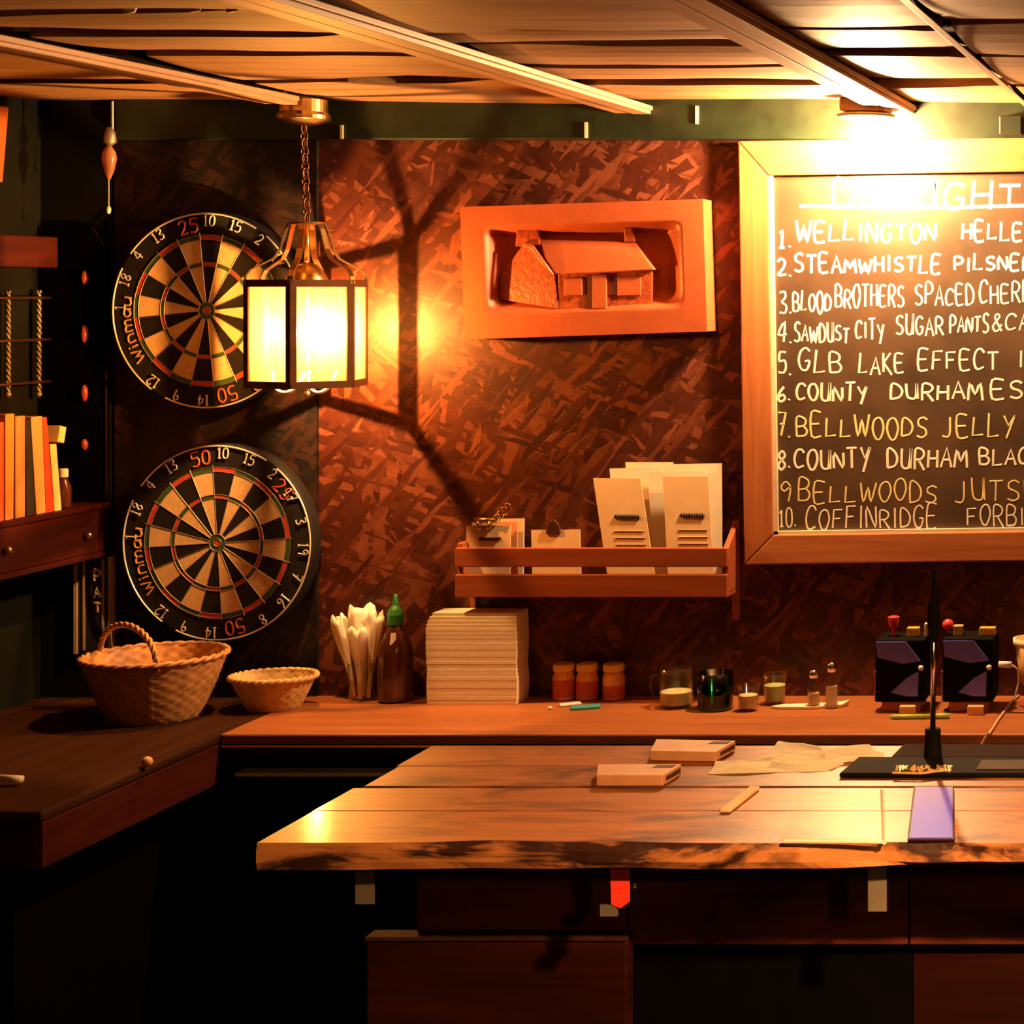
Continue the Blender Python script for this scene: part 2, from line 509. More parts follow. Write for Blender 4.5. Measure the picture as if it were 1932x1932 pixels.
# ------------------------------------------------------------------ stroke lettering
G = {
 'A': [[(0, 0), (.5, 1), (1, 0)], [(.2, .38), (.8, .38)]],
 'B': [[(.05, 0), (.05, 1), (.7, .95), (.85, .75), (.65, .55), (.05, .5)], [(.65, .52), (.95, .3), (.75, .03), (.05, 0)]],
 'C': [[(.95, .82), (.7, 1), (.3, .95), (.05, .6), (.1, .2), (.4, 0), (.95, .12)]],
 'D': [[(.05, 0), (.05, 1), (.6, .92), (.95, .55), (.75, .12), (.05, 0)]],
 'E': [[(.9, 1), (.08, 1), (.08, 0), (.92, 0)], [(.08, .5), (.75, .52)]],
 'F': [[(.92, 1), (.1, .98), (.08, 0)], [(.1, .5), (.75, .52)]],
 'G': [[(.92, .85), (.6, 1), (.2, .85), (.03, .45), (.25, .05), (.7, .02), (.92, .4), (.55, .4)]],
 'H': [[(.05, 0), (.08, 1)], [(.92, 0), (.9, 1)], [(.08, .5), (.92, .52)]],
 'I': [[(.5, 0), (.5, 1)]],
 'J': [[(.75, 1), (.72, .15), (.5, -.12), (.05, -.05)]],
 'K': [[(.08, 0), (.08, 1)], [(.85, 1), (.12, .48), (.95, -.15)]],
 'L': [[(.15, 1), (.05, 0), (.92, .05)]],
 'M': [[(0, 0), (.15, 1), (.5, .35), (.85, 1), (1, 0)]],
 'N': [[(.03, 0), (.08, 1), (.9, 0), (.95, 1)]],
 'O': [[(.5, 1), (.15, .85), (.02, .45), (.3, .02), (.7, .02), (.98, .5), (.8, .9), (.5, 1)]],
 'P': [[(.08, 0), (.08, 1), (.7, .98), (.92, .72), (.65, .48), (.1, .45)]],
 'R': [[(.08, 0), (.08, 1), (.7, .98), (.9, .75), (.65, .52), (.12, .48)], [(.4, .48), (.98, -.05)]],
 'S': [[(.92, .88), (.6, 1), (.2, .88), (.22, .6), (.78, .42), (.88, .15), (.5, 0), (.05, .1)]],
 'T': [[(0, .98), (1, 1)], [(.5, .98), (.48, 0)]],
 'U': [[(.05, 1), (.1, .2), (.4, 0), (.8, .1), (.92, 1)], [(.92, 1), (.95, 0)]],
 'W': [[(0, 1), (.25, 0), (.5, .75), (.72, 0), (1, 1)]],
 'Y': [[(.03, 1), (.45, .45), (.95, 1)], [(.95, 1), (.35, -.25)]],
 '1': [[(.2, .8), (.55, 1), (.5, 0)], [(.15, 0), (.9, 0)]],
 '2': [[(.05, .8), (.4, 1), (.85, .8), (.6, .4), (.02, 0), (.98, .05)]],
 '3': [[(.08, .95), (.7, 1), (.8, .75), (.35, .52), (.9, .35), (.75, .03), (.05, .05)]],
 '4': [[(.65, 0), (.7, 1), (.02, .35), (.98, .38)]],
 '5': [[(.9, 1), (.2, 1), (.15, .58), (.75, .6), (.92, .25), (.6, 0), (.05, .05)]],
 '6': [[(.75, 1), (.2, .55), (.1, .15), (.5, 0), (.9, .2), (.65, .45), (.15, .3)]],
 '7': [[(.02, 1), (.95, 1), (.4, 0)], [(.25, .5), (.85, .5)]],
 '8': [[(.5, .52), (.12, .75), (.5, 1), (.85, .75), (.5, .52), (.08, .25), (.5, 0), (.92, .25), (.5, .52)]],
 '9': [[(.88, .75), (.5, 1), (.12, .75), (.4, .5), (.88, .7), (.8, 0)]],
 '0': [[(.5, 1), (.12, .8), (.1, .2), (.5, 0), (.9, .2), (.88, .8), (.5, 1)]],
 '&': [[(.95, 0), (.3, .75), (.5, 1), (.72, .8), (.1, .3), (.3, 0), (.65, .05), (.95, .4)]],
 '.': [[(.3, 0), (.5, .08)]],
 'i': [[(.5, 0), (.5, .62)], [(.5, .85), (.5, .95)]],
 'n': [[(.08, 0), (.08, .62), (.5, .68), (.9, .5), (.92, 0)]],
 'm': [[(.03, 0), (.03, .65), (.3, .65), (.5, .5), (.5, 0)], [(.5, .5), (.75, .66), (.97, .5), (.97, 0)]],
 'a': [[(.9, .62), (.3, .65), (.05, .3), (.35, 0), (.85, .2), (.9, .62), (.95, 0)]],
 'u': [[(.05, .65), (.1, .12), (.5, 0), (.9, .2), (.92, .65)], [(.92, .65), (.95, 0)]],
}
WID = {'I': .45, '.': .35, 'M': 1.2, 'W': 1.3, 'i': .4, 'm': 1.35, '1': .7, '&': .8}


def strokes(text, x0, x1, y0, y1, slope=0.0, jit=0.04, rnd=None):
    """lay text into a box; returns list of polylines in the same 2d units (y up)"""
    rnd = rnd or random
    ws = [WID.get(c, 1.0) for c in text]
    gap = 0.28
    tot = sum(ws) + gap * (len(text) - 1)
    u = (x1 - x0) / tot
    out = []; x = x0
    for c, wd in zip(text, ws):
        dy = rnd.uniform(-jit, jit) * (y1 - y0); sk = rnd.uniform(-.06, .10)
        sy = 1 + rnd.uniform(-jit, jit) * 2
        for pl in G.get(c, []):
            q = []
            for a, b in pl:
                q.append((x + (a + sk * (b - .3)) * wd * u, y0 + dy + b * (y1 - y0) * sy + slope * (x - x0)))
            out.append(q)
        x += (wd + gap) * u
    return out


def smooth_line(pl, k=3):
    """Catmull-Rom through the stroke points, straight two-point strokes stay straight"""
    if len(pl) < 4:
        return pl
    P = [pl[0]] + list(pl) + [pl[-1]]
    out = []
    for i in range(1, len(P) - 2):
        p0, p1, p2, p3 = P[i - 1], P[i], P[i + 1], P[i + 2]
        for j in range(k):
            t = j / k
            out.append(tuple(0.5 * ((2 * b) + (c - a) * t + (2 * a - 5 * b + 4 * c - d) * t * t + (3 * b - a - 3 * c + d) * t ** 3)
                             for a, b, c, d in zip(p0, p1, p2, p3)))
    out.append(pl[-1])
    return out


# ================================================================== STRUCTURE
RX = 2.4
FY = -1.3
struct('floor', MB().box(LW - .1, RX + .1, FY - .1, BACK + .1, -.06, 0), M['dark_floor'])
struct('wall_back', MB().box(LW - .1, RX + .1, BACK, BACK + .1, 0, CEIL + .2), M['osb'])
struct('wall_left', MB().box(LW - .1, LW, FY, BACK, 0, CEIL + .2), M['green_paint'])
struct('wall_right', MB().box(RX, RX + .1, FY, BACK, 0, CEIL + .2), M['green_paint'])
struct('wall_front', MB().box(LW - .1, RX + .1, FY - .1, FY, 0, CEIL + .2), M['green_paint'])
# green painted strip of the back wall beside the strand board
struct('trim_1', MB().box(LW, XP(216, BACK) - .001, BACK - .012, BACK, 0, CEIL + .02), M['green_paint'])
# green beam along the top of the back wall
gb0, gbz = XP(216, 4.165), ZP(263, 4.165)
struct('trim_2', MB().box(gb0, RX, 4.165, BACK, gbz, CEIL + .02), M['green_beam'], bevel=.003)

# ---- ceiling: ragged boards under a dark loft
rc = random.Random(3)


def interp(tab, x):
    if x <= tab[0][0]:
        return tab[0][1]
    for (a, p), (b, q) in zip(tab, tab[1:]):
        if x <= b:
            return p + (q - p) * (x - a) / (b - a)
    return tab[-1][1]


def gap_line(y, tab):
    """a dark gap seen at row y whose thickness along the row is given in photo pixels"""
    d = F * 0.412 / (CY - y)
    return (d, [(XP(x, d), t * d / (CY - y)) for x, t in tab])


left_gaps = [gap_line(27, [(-200, 18), (0, 18), (330, 16), (480, 6), (640, 3), (900, 3)]),
             gap_line(68, [(-200, 5), (100, 4), (250, 3), (400, 8), (560, 10), (660, 3), (900, 2)]),
             gap_line(113, [(-200, 4), (60, 3), (110, 14), (160, 10), (240, 3), (330, 6), (460, 5), (620, 3), (740, 4), (860, 2)]),
             gap_line(155, [(-200, 6), (160, 12), (260, 12), (330, 4), (420, 4), (520, 6), (640, 7), (720, 15), (810, 19), (870, 13), (940, 3)])]
mid_gaps = [gap_line(56, [(560, 8), (660, 5), (760, 2), (930, 2), (985, 12), (1040, 9), (1090, 3), (1300, 2)]),
            gap_line(90, [(600, 6), (760, 6), (850, 8), (950, 10), (1050, 15), (1120, 19), (1380, 18), (1460, 8)]),
            gap_line(127, [(800, 4), (1000, 3), (1130, 4), (1200, 5), (1250, 3), (1400, 3)]),
            gap_line(157, [(900, 3), (1060, 6), (1150, 3), (1290, 3), (1500, 3)])]
right_gaps = [gap_line(52, [(1450, 6), (1560, 4), (1700, 6), (1740, 10), (1932, 5), (2600, 5)]),
              gap_line(103, [(1500, 6), (1700, 4), (1790, 6), (1810, 10), (1932, 6), (2600, 6)]),
              gap_line(164, [(1600, 10), (1700, 8), (1850, 6), (1932, 7), (2600, 7)])]


def bay(mb, x0, x1, gaps):
    gl = []
    y = 2.55
    while y > FY:
        gl.append((y, [(x0, rc.uniform(.01, .05)), ((x0 + x1) / 2, rc.uniform(.006, .03)), (x1, rc.uniform(.01, .05))])); y -= .29
    gl = gl[::-1] + gaps
    prev = (FY - .02, [(x0, 0.0), (x1, 0.0)])
    for g in gl + [(BACK + .03, [(x0, .0), (x1, .0)])]:
        nx = 40
        sag = rc.uniform(-.004, .004); tilt = rc.uniform(-.006, .006); ph = rc.uniform(0, 6)

        def edge(q, x, sgn, s):
            return q[0] + sgn * interp(q[1], x) / 2 + .006 * math.sin(x * 9 + s) + .004 * math.sin(x * 23 + 2 * s)

        def f(u, v, g=g, prev=prev, top=False):
            x = x0 + (x1 - x0) * u
            a = edge(prev, x, 1, prev[0] * 7); b = edge(g, x, -1, g[0] * 7)
            z = CEIL + sag + tilt * (v - .5) + .006 * math.sin(x * 3.1 + ph) * (v - .5) * 2 + .004 * (2 * v - 1) ** 2
            return (x, a + (b - a) * v, z + (.02 if top else 0))
        ny = 4
        m0 = len(mb.v)
        mb.grid(nx, ny, lambda u, v: f(u, 1 - v))
        # end grain edges so that a board has thickness
        for vv in (0, 1):
            pts = [(i / nx) for i in range(nx + 1)]
            vs = [f(u, vv) for u in pts] + [f(u, vv, top=True) for u in pts]
            mb.add(vs, [((i, i + 1, nx + 2 + i, nx + 1 + i) if vv == 0 else (i + 1, i, nx + 1 + i, nx + 2 + i)) for i in range(nx)])
        prev = g


cm = MB()
bays = [(LW, -1.985, left_gaps), (-1.955, -1.335, left_gaps), (-1.315, -.755, mid_gaps), (-.74, -.468, right_gaps), (-.455, .2, right_gaps),
        (.22, .95, right_gaps), (.97, 1.7, right_gaps), (1.72, RX, right_gaps)]
for b in bays:
    bay(cm, *b)
cm.mi = 1
cm.box(LW, RX, FY, BACK, CEIL + .10, CEIL + .16)
struct('ceiling', cm, [M['ceil_plank'], M['void']])


def batten(n, x0, x1, lower=.022, groove=True, yend=BACK - .037):
    b = MB()
    b.box(x0, x1, FY, yend, CEIL - lower + .006, CEIL - .0062)
    if groove:
        wd = x1 - x0
        b.box(x0 + wd * .04, x0 + wd * .42, FY, yend, CEIL - lower, CEIL - lower + .0061)
        b.box(x0 + wd * .50, x0 + wd * .95, FY, yend, CEIL - lower - .002, CEIL - lower + .0061)
    struct('trim_%d' % n, b, M['batten'], bevel=.0015)


batten(3, -2.03, -1.955, yend=3.955)
batten(4, -1.372, -1.285)
batten(5, -.795, -.708)
batten(6, -.472, -.458, .014, False)
batten(7, .17, .25)
batten(8, .92, 1.0)
batten(9, 1.67, 1.75)

# ================================================================== CHALKBOARD
BD = 4.165                       # front face of the board frame
b_org = W(1392, 266, BD)
b_ang = math.radians(-0.85)
board = thing('chalkboard', 'large wood framed chalkboard with handwritten beer list on back wall', 'chalkboard', b_org, rot=(0, b_ang, 0))
Rinv = Matrix.Rotation(-b_ang, 3, 'Y')


def BW(x, y, d=BD):
    """photo pixel -> unrotated board coordinates"""
    p = W(x, y, d) - b_org
    return b_org + Rinv @ p


sB = BD / F
bw_, bh_ = 960 * sB, 800 * sB
x0, z1 = b_org.x, b_org.z
fl, ft, fb = 56 * sB, 66 * sB, 56 * sB
y0, y1 = BD, BACK - .008
build('frame_rail', MB().prism([(x0, y0, z1), (x0 + bw_, y0, z1), (x0 + bw_ - fl, y0, z1 - ft), (x0 + fl, y0, z1 - ft)], (0, y1 - y0, 0)), M['frame_wood'], board, bevel=.003)
build('frame_rail', MB().prism([(x0 + fl, y0, z1 - bh_ + fb), (x0 + bw_ - fl, y0, z1 - bh_ + fb), (x0 + bw_, y0, z1 - bh_), (x0, y0, z1 - bh_)], (0, y1 - y0, 0)), M['frame_wood'], board, bevel=.003)
build('frame_stile', MB().prism([(x0, y0, z1), (x0 + fl, y0, z1 - ft), (x0 + fl, y0, z1 - bh_ + fb), (x0, y0, z1 - bh_)], (0, y1 - y0, 0)), M['frame_wood_z'], board, bevel=.003)
build('frame_stile', MB().prism([(x0 + bw_ - fl, y0, z1 - ft), (x0 + bw_, y0, z1), (x0 + bw_, y0, z1 - bh_), (x0 + bw_ - fl, y0, z1 - bh_ + fb)], (0, y1 - y0, 0)), M['frame_wood_z'], board, bevel=.003)
bb = MB(); t = 6 * sB
xa, xb, za, zb = x0 + fl, x0 + bw_ - fl, z1 - bh_ + fb, z1 - ft
yb0, yb1 = BD + .004, BD + .02
bb.box(xa, xa + t * 1.3, yb0, yb1, za, zb).box(xb - t, xb, yb0, yb1, za, zb).box(xa, xb, yb0, yb1, za, za + t)
build('inner_bead', bb, M['bead'], board)
build('board_panel', MB().box(xa - .01, xb + .01, BD + .014, BD + .024, za - .01, zb + .01), M['chalkboard'], board)
rl = random.Random(11)
SURF = BD + .0138
lines = [
 ([('DRAUGHT', 1572, 1925, 345, 391)], 3.3, 'chalk'),
 ([('1.', 1468, 1494, 424, 464), ('WELLINGTON', 1502, 1766, 420, 456), ('HELLES', 1815, 1954, 420, 452)], 2.7, 'chalk'),
 ([('2.', 1467, 1494, 488, 520), ('STEAMWHISTLE', 1498, 1776, 484, 514), ('PILSNER', 1800, 1948, 482, 510)], 2.6, 'chalk'),
 ([('3.', 1470, 1494, 546, 588), ('BLOOD', 1496, 1568, 552, 588), ('BROTHERS', 1576, 1706, 542, 580), ('SPACED', 1726, 1838, 540, 576), ('CHERRY', 1848, 1966, 535, 572)], 2.0, 'chalk'),
 ([('4.', 1468, 1495, 608, 648), ('SAWDUST', 1498, 1602, 612, 645), ('CITY', 1614, 1668, 605, 640), ('SUGAR', 1690, 1780, 598, 632), ('PANTS', 1792, 1866, 596, 628), ('&', 1872, 1891, 596, 624), ('CA', 1897, 1944, 594, 624)], 2.0, 'chalk'),
 ([('5.', 1468, 1494, 670, 706), ('GLB', 1506, 1588, 664, 702), ('LAKE', 1620, 1706, 666, 704), ('EFFECT', 1732, 1884, 664, 698), ('IPA', 1922, 1984, 660, 695)], 2.2, 'chalk'),
 ([('6.', 1467, 1492, 724, 758), ('COUNTY', 1502, 1636, 726, 756), ('DURHAM', 1680, 1854, 722, 754), ('ESB', 1870, 1965, 716, 752)], 2.5, 'chalk'),
 ([('7.', 1468, 1492, 786, 824), ('BELLWOODS', 1502, 1750, 788, 826), ('JELLY', 1776, 1915, 782, 822)], 2.1, 'chalk_y'),
 ([('8.', 1467, 1492, 848, 884), ('COUNTY', 1498, 1642, 850, 883), ('DURHAM', 1674, 1825, 850, 884), ('BLACK', 1848, 1966, 846, 878)], 2.4, 'chalk'),
 ([('9', 1470, 1493, 910, 945), ('BELLWOODS', 1506, 1768, 910, 946), ('JUTSU', 1800, 1958, 908, 944)], 1.7, 'chalk_y'),
 ([('10.', 1470, 1503, 958, 992), ('COFFINRIDGE', 1520, 1768, 958, 996), ('FORBID', 1824, 1958, 956, 992)], 1.6, 'chalk'),
]
for words_, thick, mt in lines:
    for txt, a, b, t0, t1 in words_:
        mb = MB()
        for pl in strokes(txt, a, b, -t1, -t0, jit=.09, rnd=rl):
            pl = smooth_line(pl)
            mb.tube([BW(px, -py, SURF) for px, py in pl], thick * sB, 6, False, .18)
        build('chalk_word', mb, M[mt], board)
    if words_[0][0] == 'DRAUGHT':
        mb = MB()
        mb.tube([BW(1508, 389, SURF), BW(1620, 390, SURF), BW(1800, 391, SURF), BW(1925, 388, SURF), BW(1990, 386, SURF)], 3.4 * sB, 6, False, .18)
        build('chalk_underline', mb, M[mt], board)

# ================================================================== DARTBOARDS
blk = MB().box(XP(217, 4.19), XP(598, 4.19), 4.188, BACK - .001, CZ + .0005, gbz - .001)
solo('dartboard_backing', blk, M['osb_black'], 'tall black board panel behind the two dartboards on back wall', 'backing board')


def dartboard(cx, cy, label, rot_deg, ring_deg, prints):
    d = 4.150
    s = d / F
    c = W(cx, cy, d)
    AX = 0.962                                    # the photo shows the discs a touch narrower than tall
    R = 187 * s
    root = thing('dartboard', label, 'dartboard', (c.x, 4.188, c.z), 'bristle dartboards on the black backing')

    def P(r, deg, y=0.0):
        a = math.radians(deg)                     # clockwise from the top
        return (c.x + r * math.sin(a) * AX, d + y, c.z + r * math.cos(a))
    # body
    body = MB(); n = 72
    rim = [(R * .985, 0), (R, .004), (R, .036)]
    vs = []
    for r, y in rim:
        vs += [P(r, 360 * j / n, y) for j in range(n)]
    fs = []
    for i in range(2):
        for j in range(n):
            fs.append((i * n + j, (i + 1) * n + j, (i + 1) * n + (j + 1) % n, i * n + (j + 1) % n))
    fs.append(tuple(range(n))); fs.append(tuple(2 * n + j for j in range(n - 1, -1, -1)))
    body.add(vs, fs)
    build('board_body', body, M['sisal_black'], root)
    # playing face
    face = MB()
    k = R / 187.0
    rings = [(16 * k, 84 * k, 'fat'), (84 * k, 91 * k, 'tre'), (91 * k, 134 * k, 'fat'), (134 * k, 143 * k, 'dbl')]
    for i in range(20):
        a0 = rot_deg + 18 * (i - .5)
        dark = i % 2 == 0
        for r0, r1, kind in rings:
            face.mi = (1 if dark else 0) if kind == 'fat' else (2 if dark else 3)
            m = 4
            vs = [P(r, a0 + 18 * j / m, -.0012) for r in (r0, r1) for j in range(m + 1)]
            face.add(vs, [(j, m + 1 + j, m + 2 + j, j + 1) for j in range(m)])
    for r0, r1, mi in ((0, 7 * k, 2), (7 * k, 16 * k, 3)):
        face.mi = mi
        vs = [P(r, 360 * j / 40, -.0012) for r in (r0 + 1e-5, r1) for j in range(40)]
        face.add(vs, [(j, 40 + j, 40 + (j + 1) % 40, (j + 1) % 40) for j in range(40)])
    build('playing_face', face, [M['cream'], M['sisal_black'], M['sisal_red'], M['sisal_green']], root)
    # wire spider
    sp = MB()
    for r in (7, 16, 84, 91, 134, 143):
        sp.tube([P(r * k, 6 * j, -.002) for j in range(60)], .0006, 4, True)
    for i in range(20):
        a = rot_deg + 18 * (i - .5)
        sp.tube([P(16 * k, a, -.002), P(147 * k, a, -.002)], .0006, 4)
    build('wire_spider', sp, M['steel'], root)
    # number ring, wire digits hang inside it
    nr = MB()
    gaps = [(-62, -56), (33, 38), (208, 214)]
    m = 180
    run = []
    runs = []
    for j in range(m + 1):
        a = -180 + 360 * j / m + ring_deg
        rel = (a + 540) % 360 - 180
        if any(g0 <= rel <= g1 or g0 <= rel + 360 <= g1 for g0, g1 in gaps):
            if run:
                runs.append(run); run = []
        else:
            run.append(P(183 * k, a, -.004))
    runs.append(run)
    for r_ in runs:
        nr.tube(r_, .0019, 6)
    order = [20, 1, 18, 4, 13, 6, 10, 15, 2, 17, 3, 19, 7, 16, 8, 11, 14, 9, 12, 5]
    for i, num in enumerate(order):
        a = -108 + 18 * i + ring_deg
        if num in (20, 5, 6, 11):
            continue
        hh = 20 * k; wd = 11 * k * len(str(num))
        for pl in strokes(str(num), -wd / 2, wd / 2, 0, hh, jit=0):
            pts = []
            for u, v in smooth_line(pl, 2):
                r = 160 * k + v
                pts.append(P(r, a + math.degrees(u / (170 * k)), -.004))
            nr.tube(pts, .0016, 5)
    build('number_ring', nr, M['wire'], root)
    # printed lettering
    pr = MB()
    for pl in strokes('Winmau', -62 * k, 62 * k, 0, 20 * k, jit=0):
        pts = [P(150 * k + v, -104 + ring_deg * .3 + math.degrees(u / (156 * k)), -.0008) for u, v in smooth_line(pl, 2)]
        pr.tube(pts, .0022, 5)
    build('printed_name', pr, M['gold_print'], root)
    for txt, a in prints:
        rp = MB()
        for pl in strokes(txt, -19 * k, 19 * k, 0, 26 * k, jit=0):
            rp.tube([P(150 * k + v, a + math.degrees(u / (165 * k)), -.0008) for u, v in smooth_line(pl, 2)], .0022, 5)
        build('printed_number', rp, M['red_print'], root)
    return root


dartboard(391, 586, 'upper dartboard with its right side behind the hanging lantern', 3.5, 2, [('25', -13), ('50', 166)])
dartboard(411, 1024, 'lower dartboard above the round wicker basket', 5.5, 4, [('50', -12), ('50', 168), ('25', 52)])

# ================================================================== COTTAGE PLAQUE
pc = W(1101, 508, 4.125)
plq = thing('relief_plaque', 'orange carved relief plaque of a cottage hung on the back wall', 'wall plaque', (pc.x, BACK, pc.z), rot=(0, math.radians(-1.9), 0))
Y0 = 4.125                                        # front face
sP = Y0 / F
PWd, PHt = 458, 250


def PQ(x, y, dep=0.0):
    """photo pixel on the plaque, dep metres behind its front"""
    a = math.radians(1.9)
    dx, dy = x - 1101, y - 508
    u = dx * math.cos(a) - dy * math.sin(a); v = dx * math.sin(a) + dy * math.cos(a)
    return Vector((pc.x + u * sP, Y0 + dep, pc.z - v * sP))


def recess(u, v):
    """depth of the carved hollow at local pixel offset (u right, v down) from the plaque centre"""
    l, r, t, b = -188, 190, -88, 82
    e = 1.0
    for q, wdt in ((u - l, 26), (r - u, 44), (v - t, 22), (b - v, 40)):
        k = max(0.0, min(1.0, q / wdt))
        e *= k * k * (3 - 2 * k)
    return .042 * e


pm = MB()
nx, ny = 150, 84


def pf(u, v):
    a = (u - .5) * PWd; b = (v - .5) * PHt
    dep = recess(a, b)
    return (pc.x + a * sP, Y0 + dep, pc.z - b * sP)


pm.grid(nx, ny, lambda u, v: pf(u, 1 - v))
hw, hh = PWd / 2 * sP, PHt / 2 * sP
xs0, xs1, zs0, zs1 = pc.x - hw, pc.x + hw, pc.z - hh, pc.z + hh
yb = BACK - .004
pm.add([(xs0, Y0, zs0), (xs1, Y0, zs0), (xs1, yb, zs0), (xs0, yb, zs0)], [(3, 2, 1, 0)])
pm.add([(xs0, Y0, zs1), (xs1, Y0, zs1), (xs1, yb, zs1), (xs0, yb, zs1)], [(0, 1, 2, 3)])
pm.add([(xs1, Y0, zs0), (xs1, Y0, zs1), (xs1, yb, zs1), (xs1, yb, zs0)], [(3, 2, 1, 0)])
pm.add([(xs0, Y0, zs0), (xs0, Y0, zs1), (xs0, yb, zs1), (xs0, yb, zs0)], [(0, 1, 2, 3)])
pm.add([(xs0, yb, zs0), (xs1, yb, zs0), (xs1, yb, zs1), (xs0, yb, zs1)], [(0, 1, 2, 3)])
build('plaque_slab', pm, M['clay'], plq, smooth=False)


def relief(name, pts, mat, **k):
    """polygon of (x, y, depth) extruded back into the hollow"""
    fr = [PQ(*p) for p in pts]
    mb = MB(); n = len(fr)
    bk = [Vector((p.x, Y0 + .046, p.z)) for p in fr]
    mb.add(fr + bk, [tuple(range(n - 1, -1, -1)), tuple(range(n, 2 * n))] + [(i, (i + 1) % n, n + (i + 1) % n, n + i) for i in range(n)])
    return build(name, mb, mat, plq, **k)


relief('gable_wall', [(933, 565, .024), (936, 520, .026), (978, 462, .022), (1000, 462, .016), (1046, 521, .004), (1052, 583, .002)], M['clay_rough'], bevel=.002)
relief('front_wall', [(1051, 583, .004), (1051, 515, .006), (1228, 508, .010), (1227, 581, .010)], M['clay_rough'], bevel=.002)
relief('roof', [(1010, 451, .022), (1192, 456, .024), (1216, 486, .008), (1235, 509, -.001), (1140, 514, -.003), (1049, 518, -.004), (1025, 487, .008)], M['clay'], bevel=.003)
vb = MB(); vb.tube([PQ(984, 460, .014), PQ(1003, 468, .01), (PQ(1022, 492, .002)), PQ(1044, 519, -.005)], .0045, 8)
build('roof_verge', vb, M['clay'], plq, smooth=True)
relief('chimney', [(966, 465, .016), (969, 434, .016), (1010, 430, .018), (1014, 462, .018)], M['clay_rough'], bevel=.003)
relief('chimney', [(1172, 456, .020), (1170, 430, .020), (1186, 428, .020), (1193, 456, .020)], M['clay_rough'], bevel=.003)
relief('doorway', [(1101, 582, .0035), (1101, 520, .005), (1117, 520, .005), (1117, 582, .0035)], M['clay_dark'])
relief('door', [(1117, 582, .001), (1117, 519, .002), (1143, 518, .003), (1143, 582, .002)], M['clay'], bevel=.001)
relief('window', [(1064, 558, .001), (1064, 526, .002), (1097, 524, .002), (1098, 557, .001)], M['clay'], bevel=.001)
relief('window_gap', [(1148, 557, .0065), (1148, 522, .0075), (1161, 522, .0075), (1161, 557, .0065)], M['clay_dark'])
relief('window', [(1163, 558, .005), (1163, 523, .006), (1207, 521, .007), (1207, 557, .006)], M['clay'], bevel=.001)
tr = MB(); rt = random.Random(5)
for i in range(16):
    tr.ball(PQ(1279 + rt.uniform(-6, 6), 420 + i * 10.5, .024 + rt.uniform(-.004, .004)), .007 + rt.uniform(0, .003), 10)
build('carved_tree', tr, M['clay'], plq, smooth=True)
tr = MB()
for i in range(13):
    tr.ball(PQ(905 + rt.uniform(-5, 4), 452 + i * 8, .026 + rt.uniform(-.004, .004)), .006 + rt.uniform(0, .003), 10)
build('carved_bush', tr, M['clay'], plq, smooth=True)

# ================================================================== LANTERN
LD = 4.02
lc = W(579, 628, LD)                              # axis of the lantern
sL = LD / F


def lz(y):
    return ZP(y, LD)


lan = thing('lantern', 'six sided brass and glass lantern hanging on a chain beside upper dartboard', 'pendant lamp', (lc.x, LD, lz(732)))
cnx = XP(573, LD)
can = MB().lathe((cnx, LD, 0), [(.020, CEIL - .006), (.046, CEIL - .0065), (.047, lz(212)), (.052, lz(218)), (.052, lz(226)), (.030, lz(234)), (.008, lz(238))], 32)
build('ceiling_canopy', can, M['brass'], lan, smooth=False, bevel=.001)
ch = MB()
zt, zb_ = lz(236), lz(420)
nl = 13
for i in range(nl):
    z = zt + (zb_ - zt) * (i + .5) / nl
    x = cnx + (lc.x - cnx) * (i + .5) / nl
    L = (zt - zb_) / nl * .72; wd = .0062
    pts = []
    for j in range(14):
        a = 2 * PI * j / 14
        u = wd * math.cos(a); v = L * math.sin(a)
        pts.append((x + (u if i % 2 else u * .35), LD + (u * .35 if i % 2 else u), z + v))
    ch.tube(pts, .0018, 5, True)
ch.tube([(cnx + .002, LD, zt), (cnx - .002, LD + .003, (zt + zb_) / 2), (lc.x, LD, zb_)], .0022, 6)
build('chain', ch, M['brass_dark'], lan, smooth=True)
RL = 107 * sL
TH = math.radians(11.6)


def hexp(r, k, z):
    a = TH + PI / 3 * k
    return Vector((lc.x + r * math.sin(a), LD - r * math.cos(a), z))


zT, zB = lz(536), lz(724)
frm = MB()
for z, rr in ((zT, .0052), (zB, .0052)):
    for k in range(6):
        a, b = hexp(RL, k, z), hexp(RL, k + 1, z)
        nn = ((a + b) / 2 - Vector((lc.x, LD, z))).normalized(); dn = -1 if z == zT else 1
        frm.prism([a + nn * .003 + Vector((0, 0, -.006)), b + nn * .003 + Vector((0, 0, -.006)), b + nn * .003 + Vector((0, 0, .009)), a + nn * .003 + Vector((0, 0, .009))], -nn * .006)
for k in range(6):
    c0 = hexp(RL, k, zB); c1 = hexp(RL, k, zT)
    for kk in (k - 1, k + 1):
        e = (hexp(RL, kk, zB) - c0).normalized() * .012
        nn = (c0 - Vector((lc.x, LD, zB))).normalized() * .003
        frm.prism([c0 + nn, c0 + nn + e, c1 + nn + e, c1 + nn], -nn * 1.8)
build('lantern_frame', frm, M['brass_dark'], lan)
for k in range(6):
    a, b = hexp(RL * .985, k, 0), hexp(RL * .985, k + 1, 0)
    nrm = (a + b) / 2 - Vector((lc.x, LD, 0)); nrm.normalize()
    p = a + (b - a) * .05; q = a + (b - a) * .95
    pn = MB().prism([(p.x, p.y, zB + .004), (q.x, q.y, zB + .004), (q.x, q.y, zT - .004), (p.x, p.y, zT - .004)], nrm * .002)
    build('glass_pane', pn, M['pane'], lan)
prof = [(31, 421), (36, 432), (41, 450), (47, 470), (58, 488), (80, 500), (98, 510), (106, 522), (107, 536)]
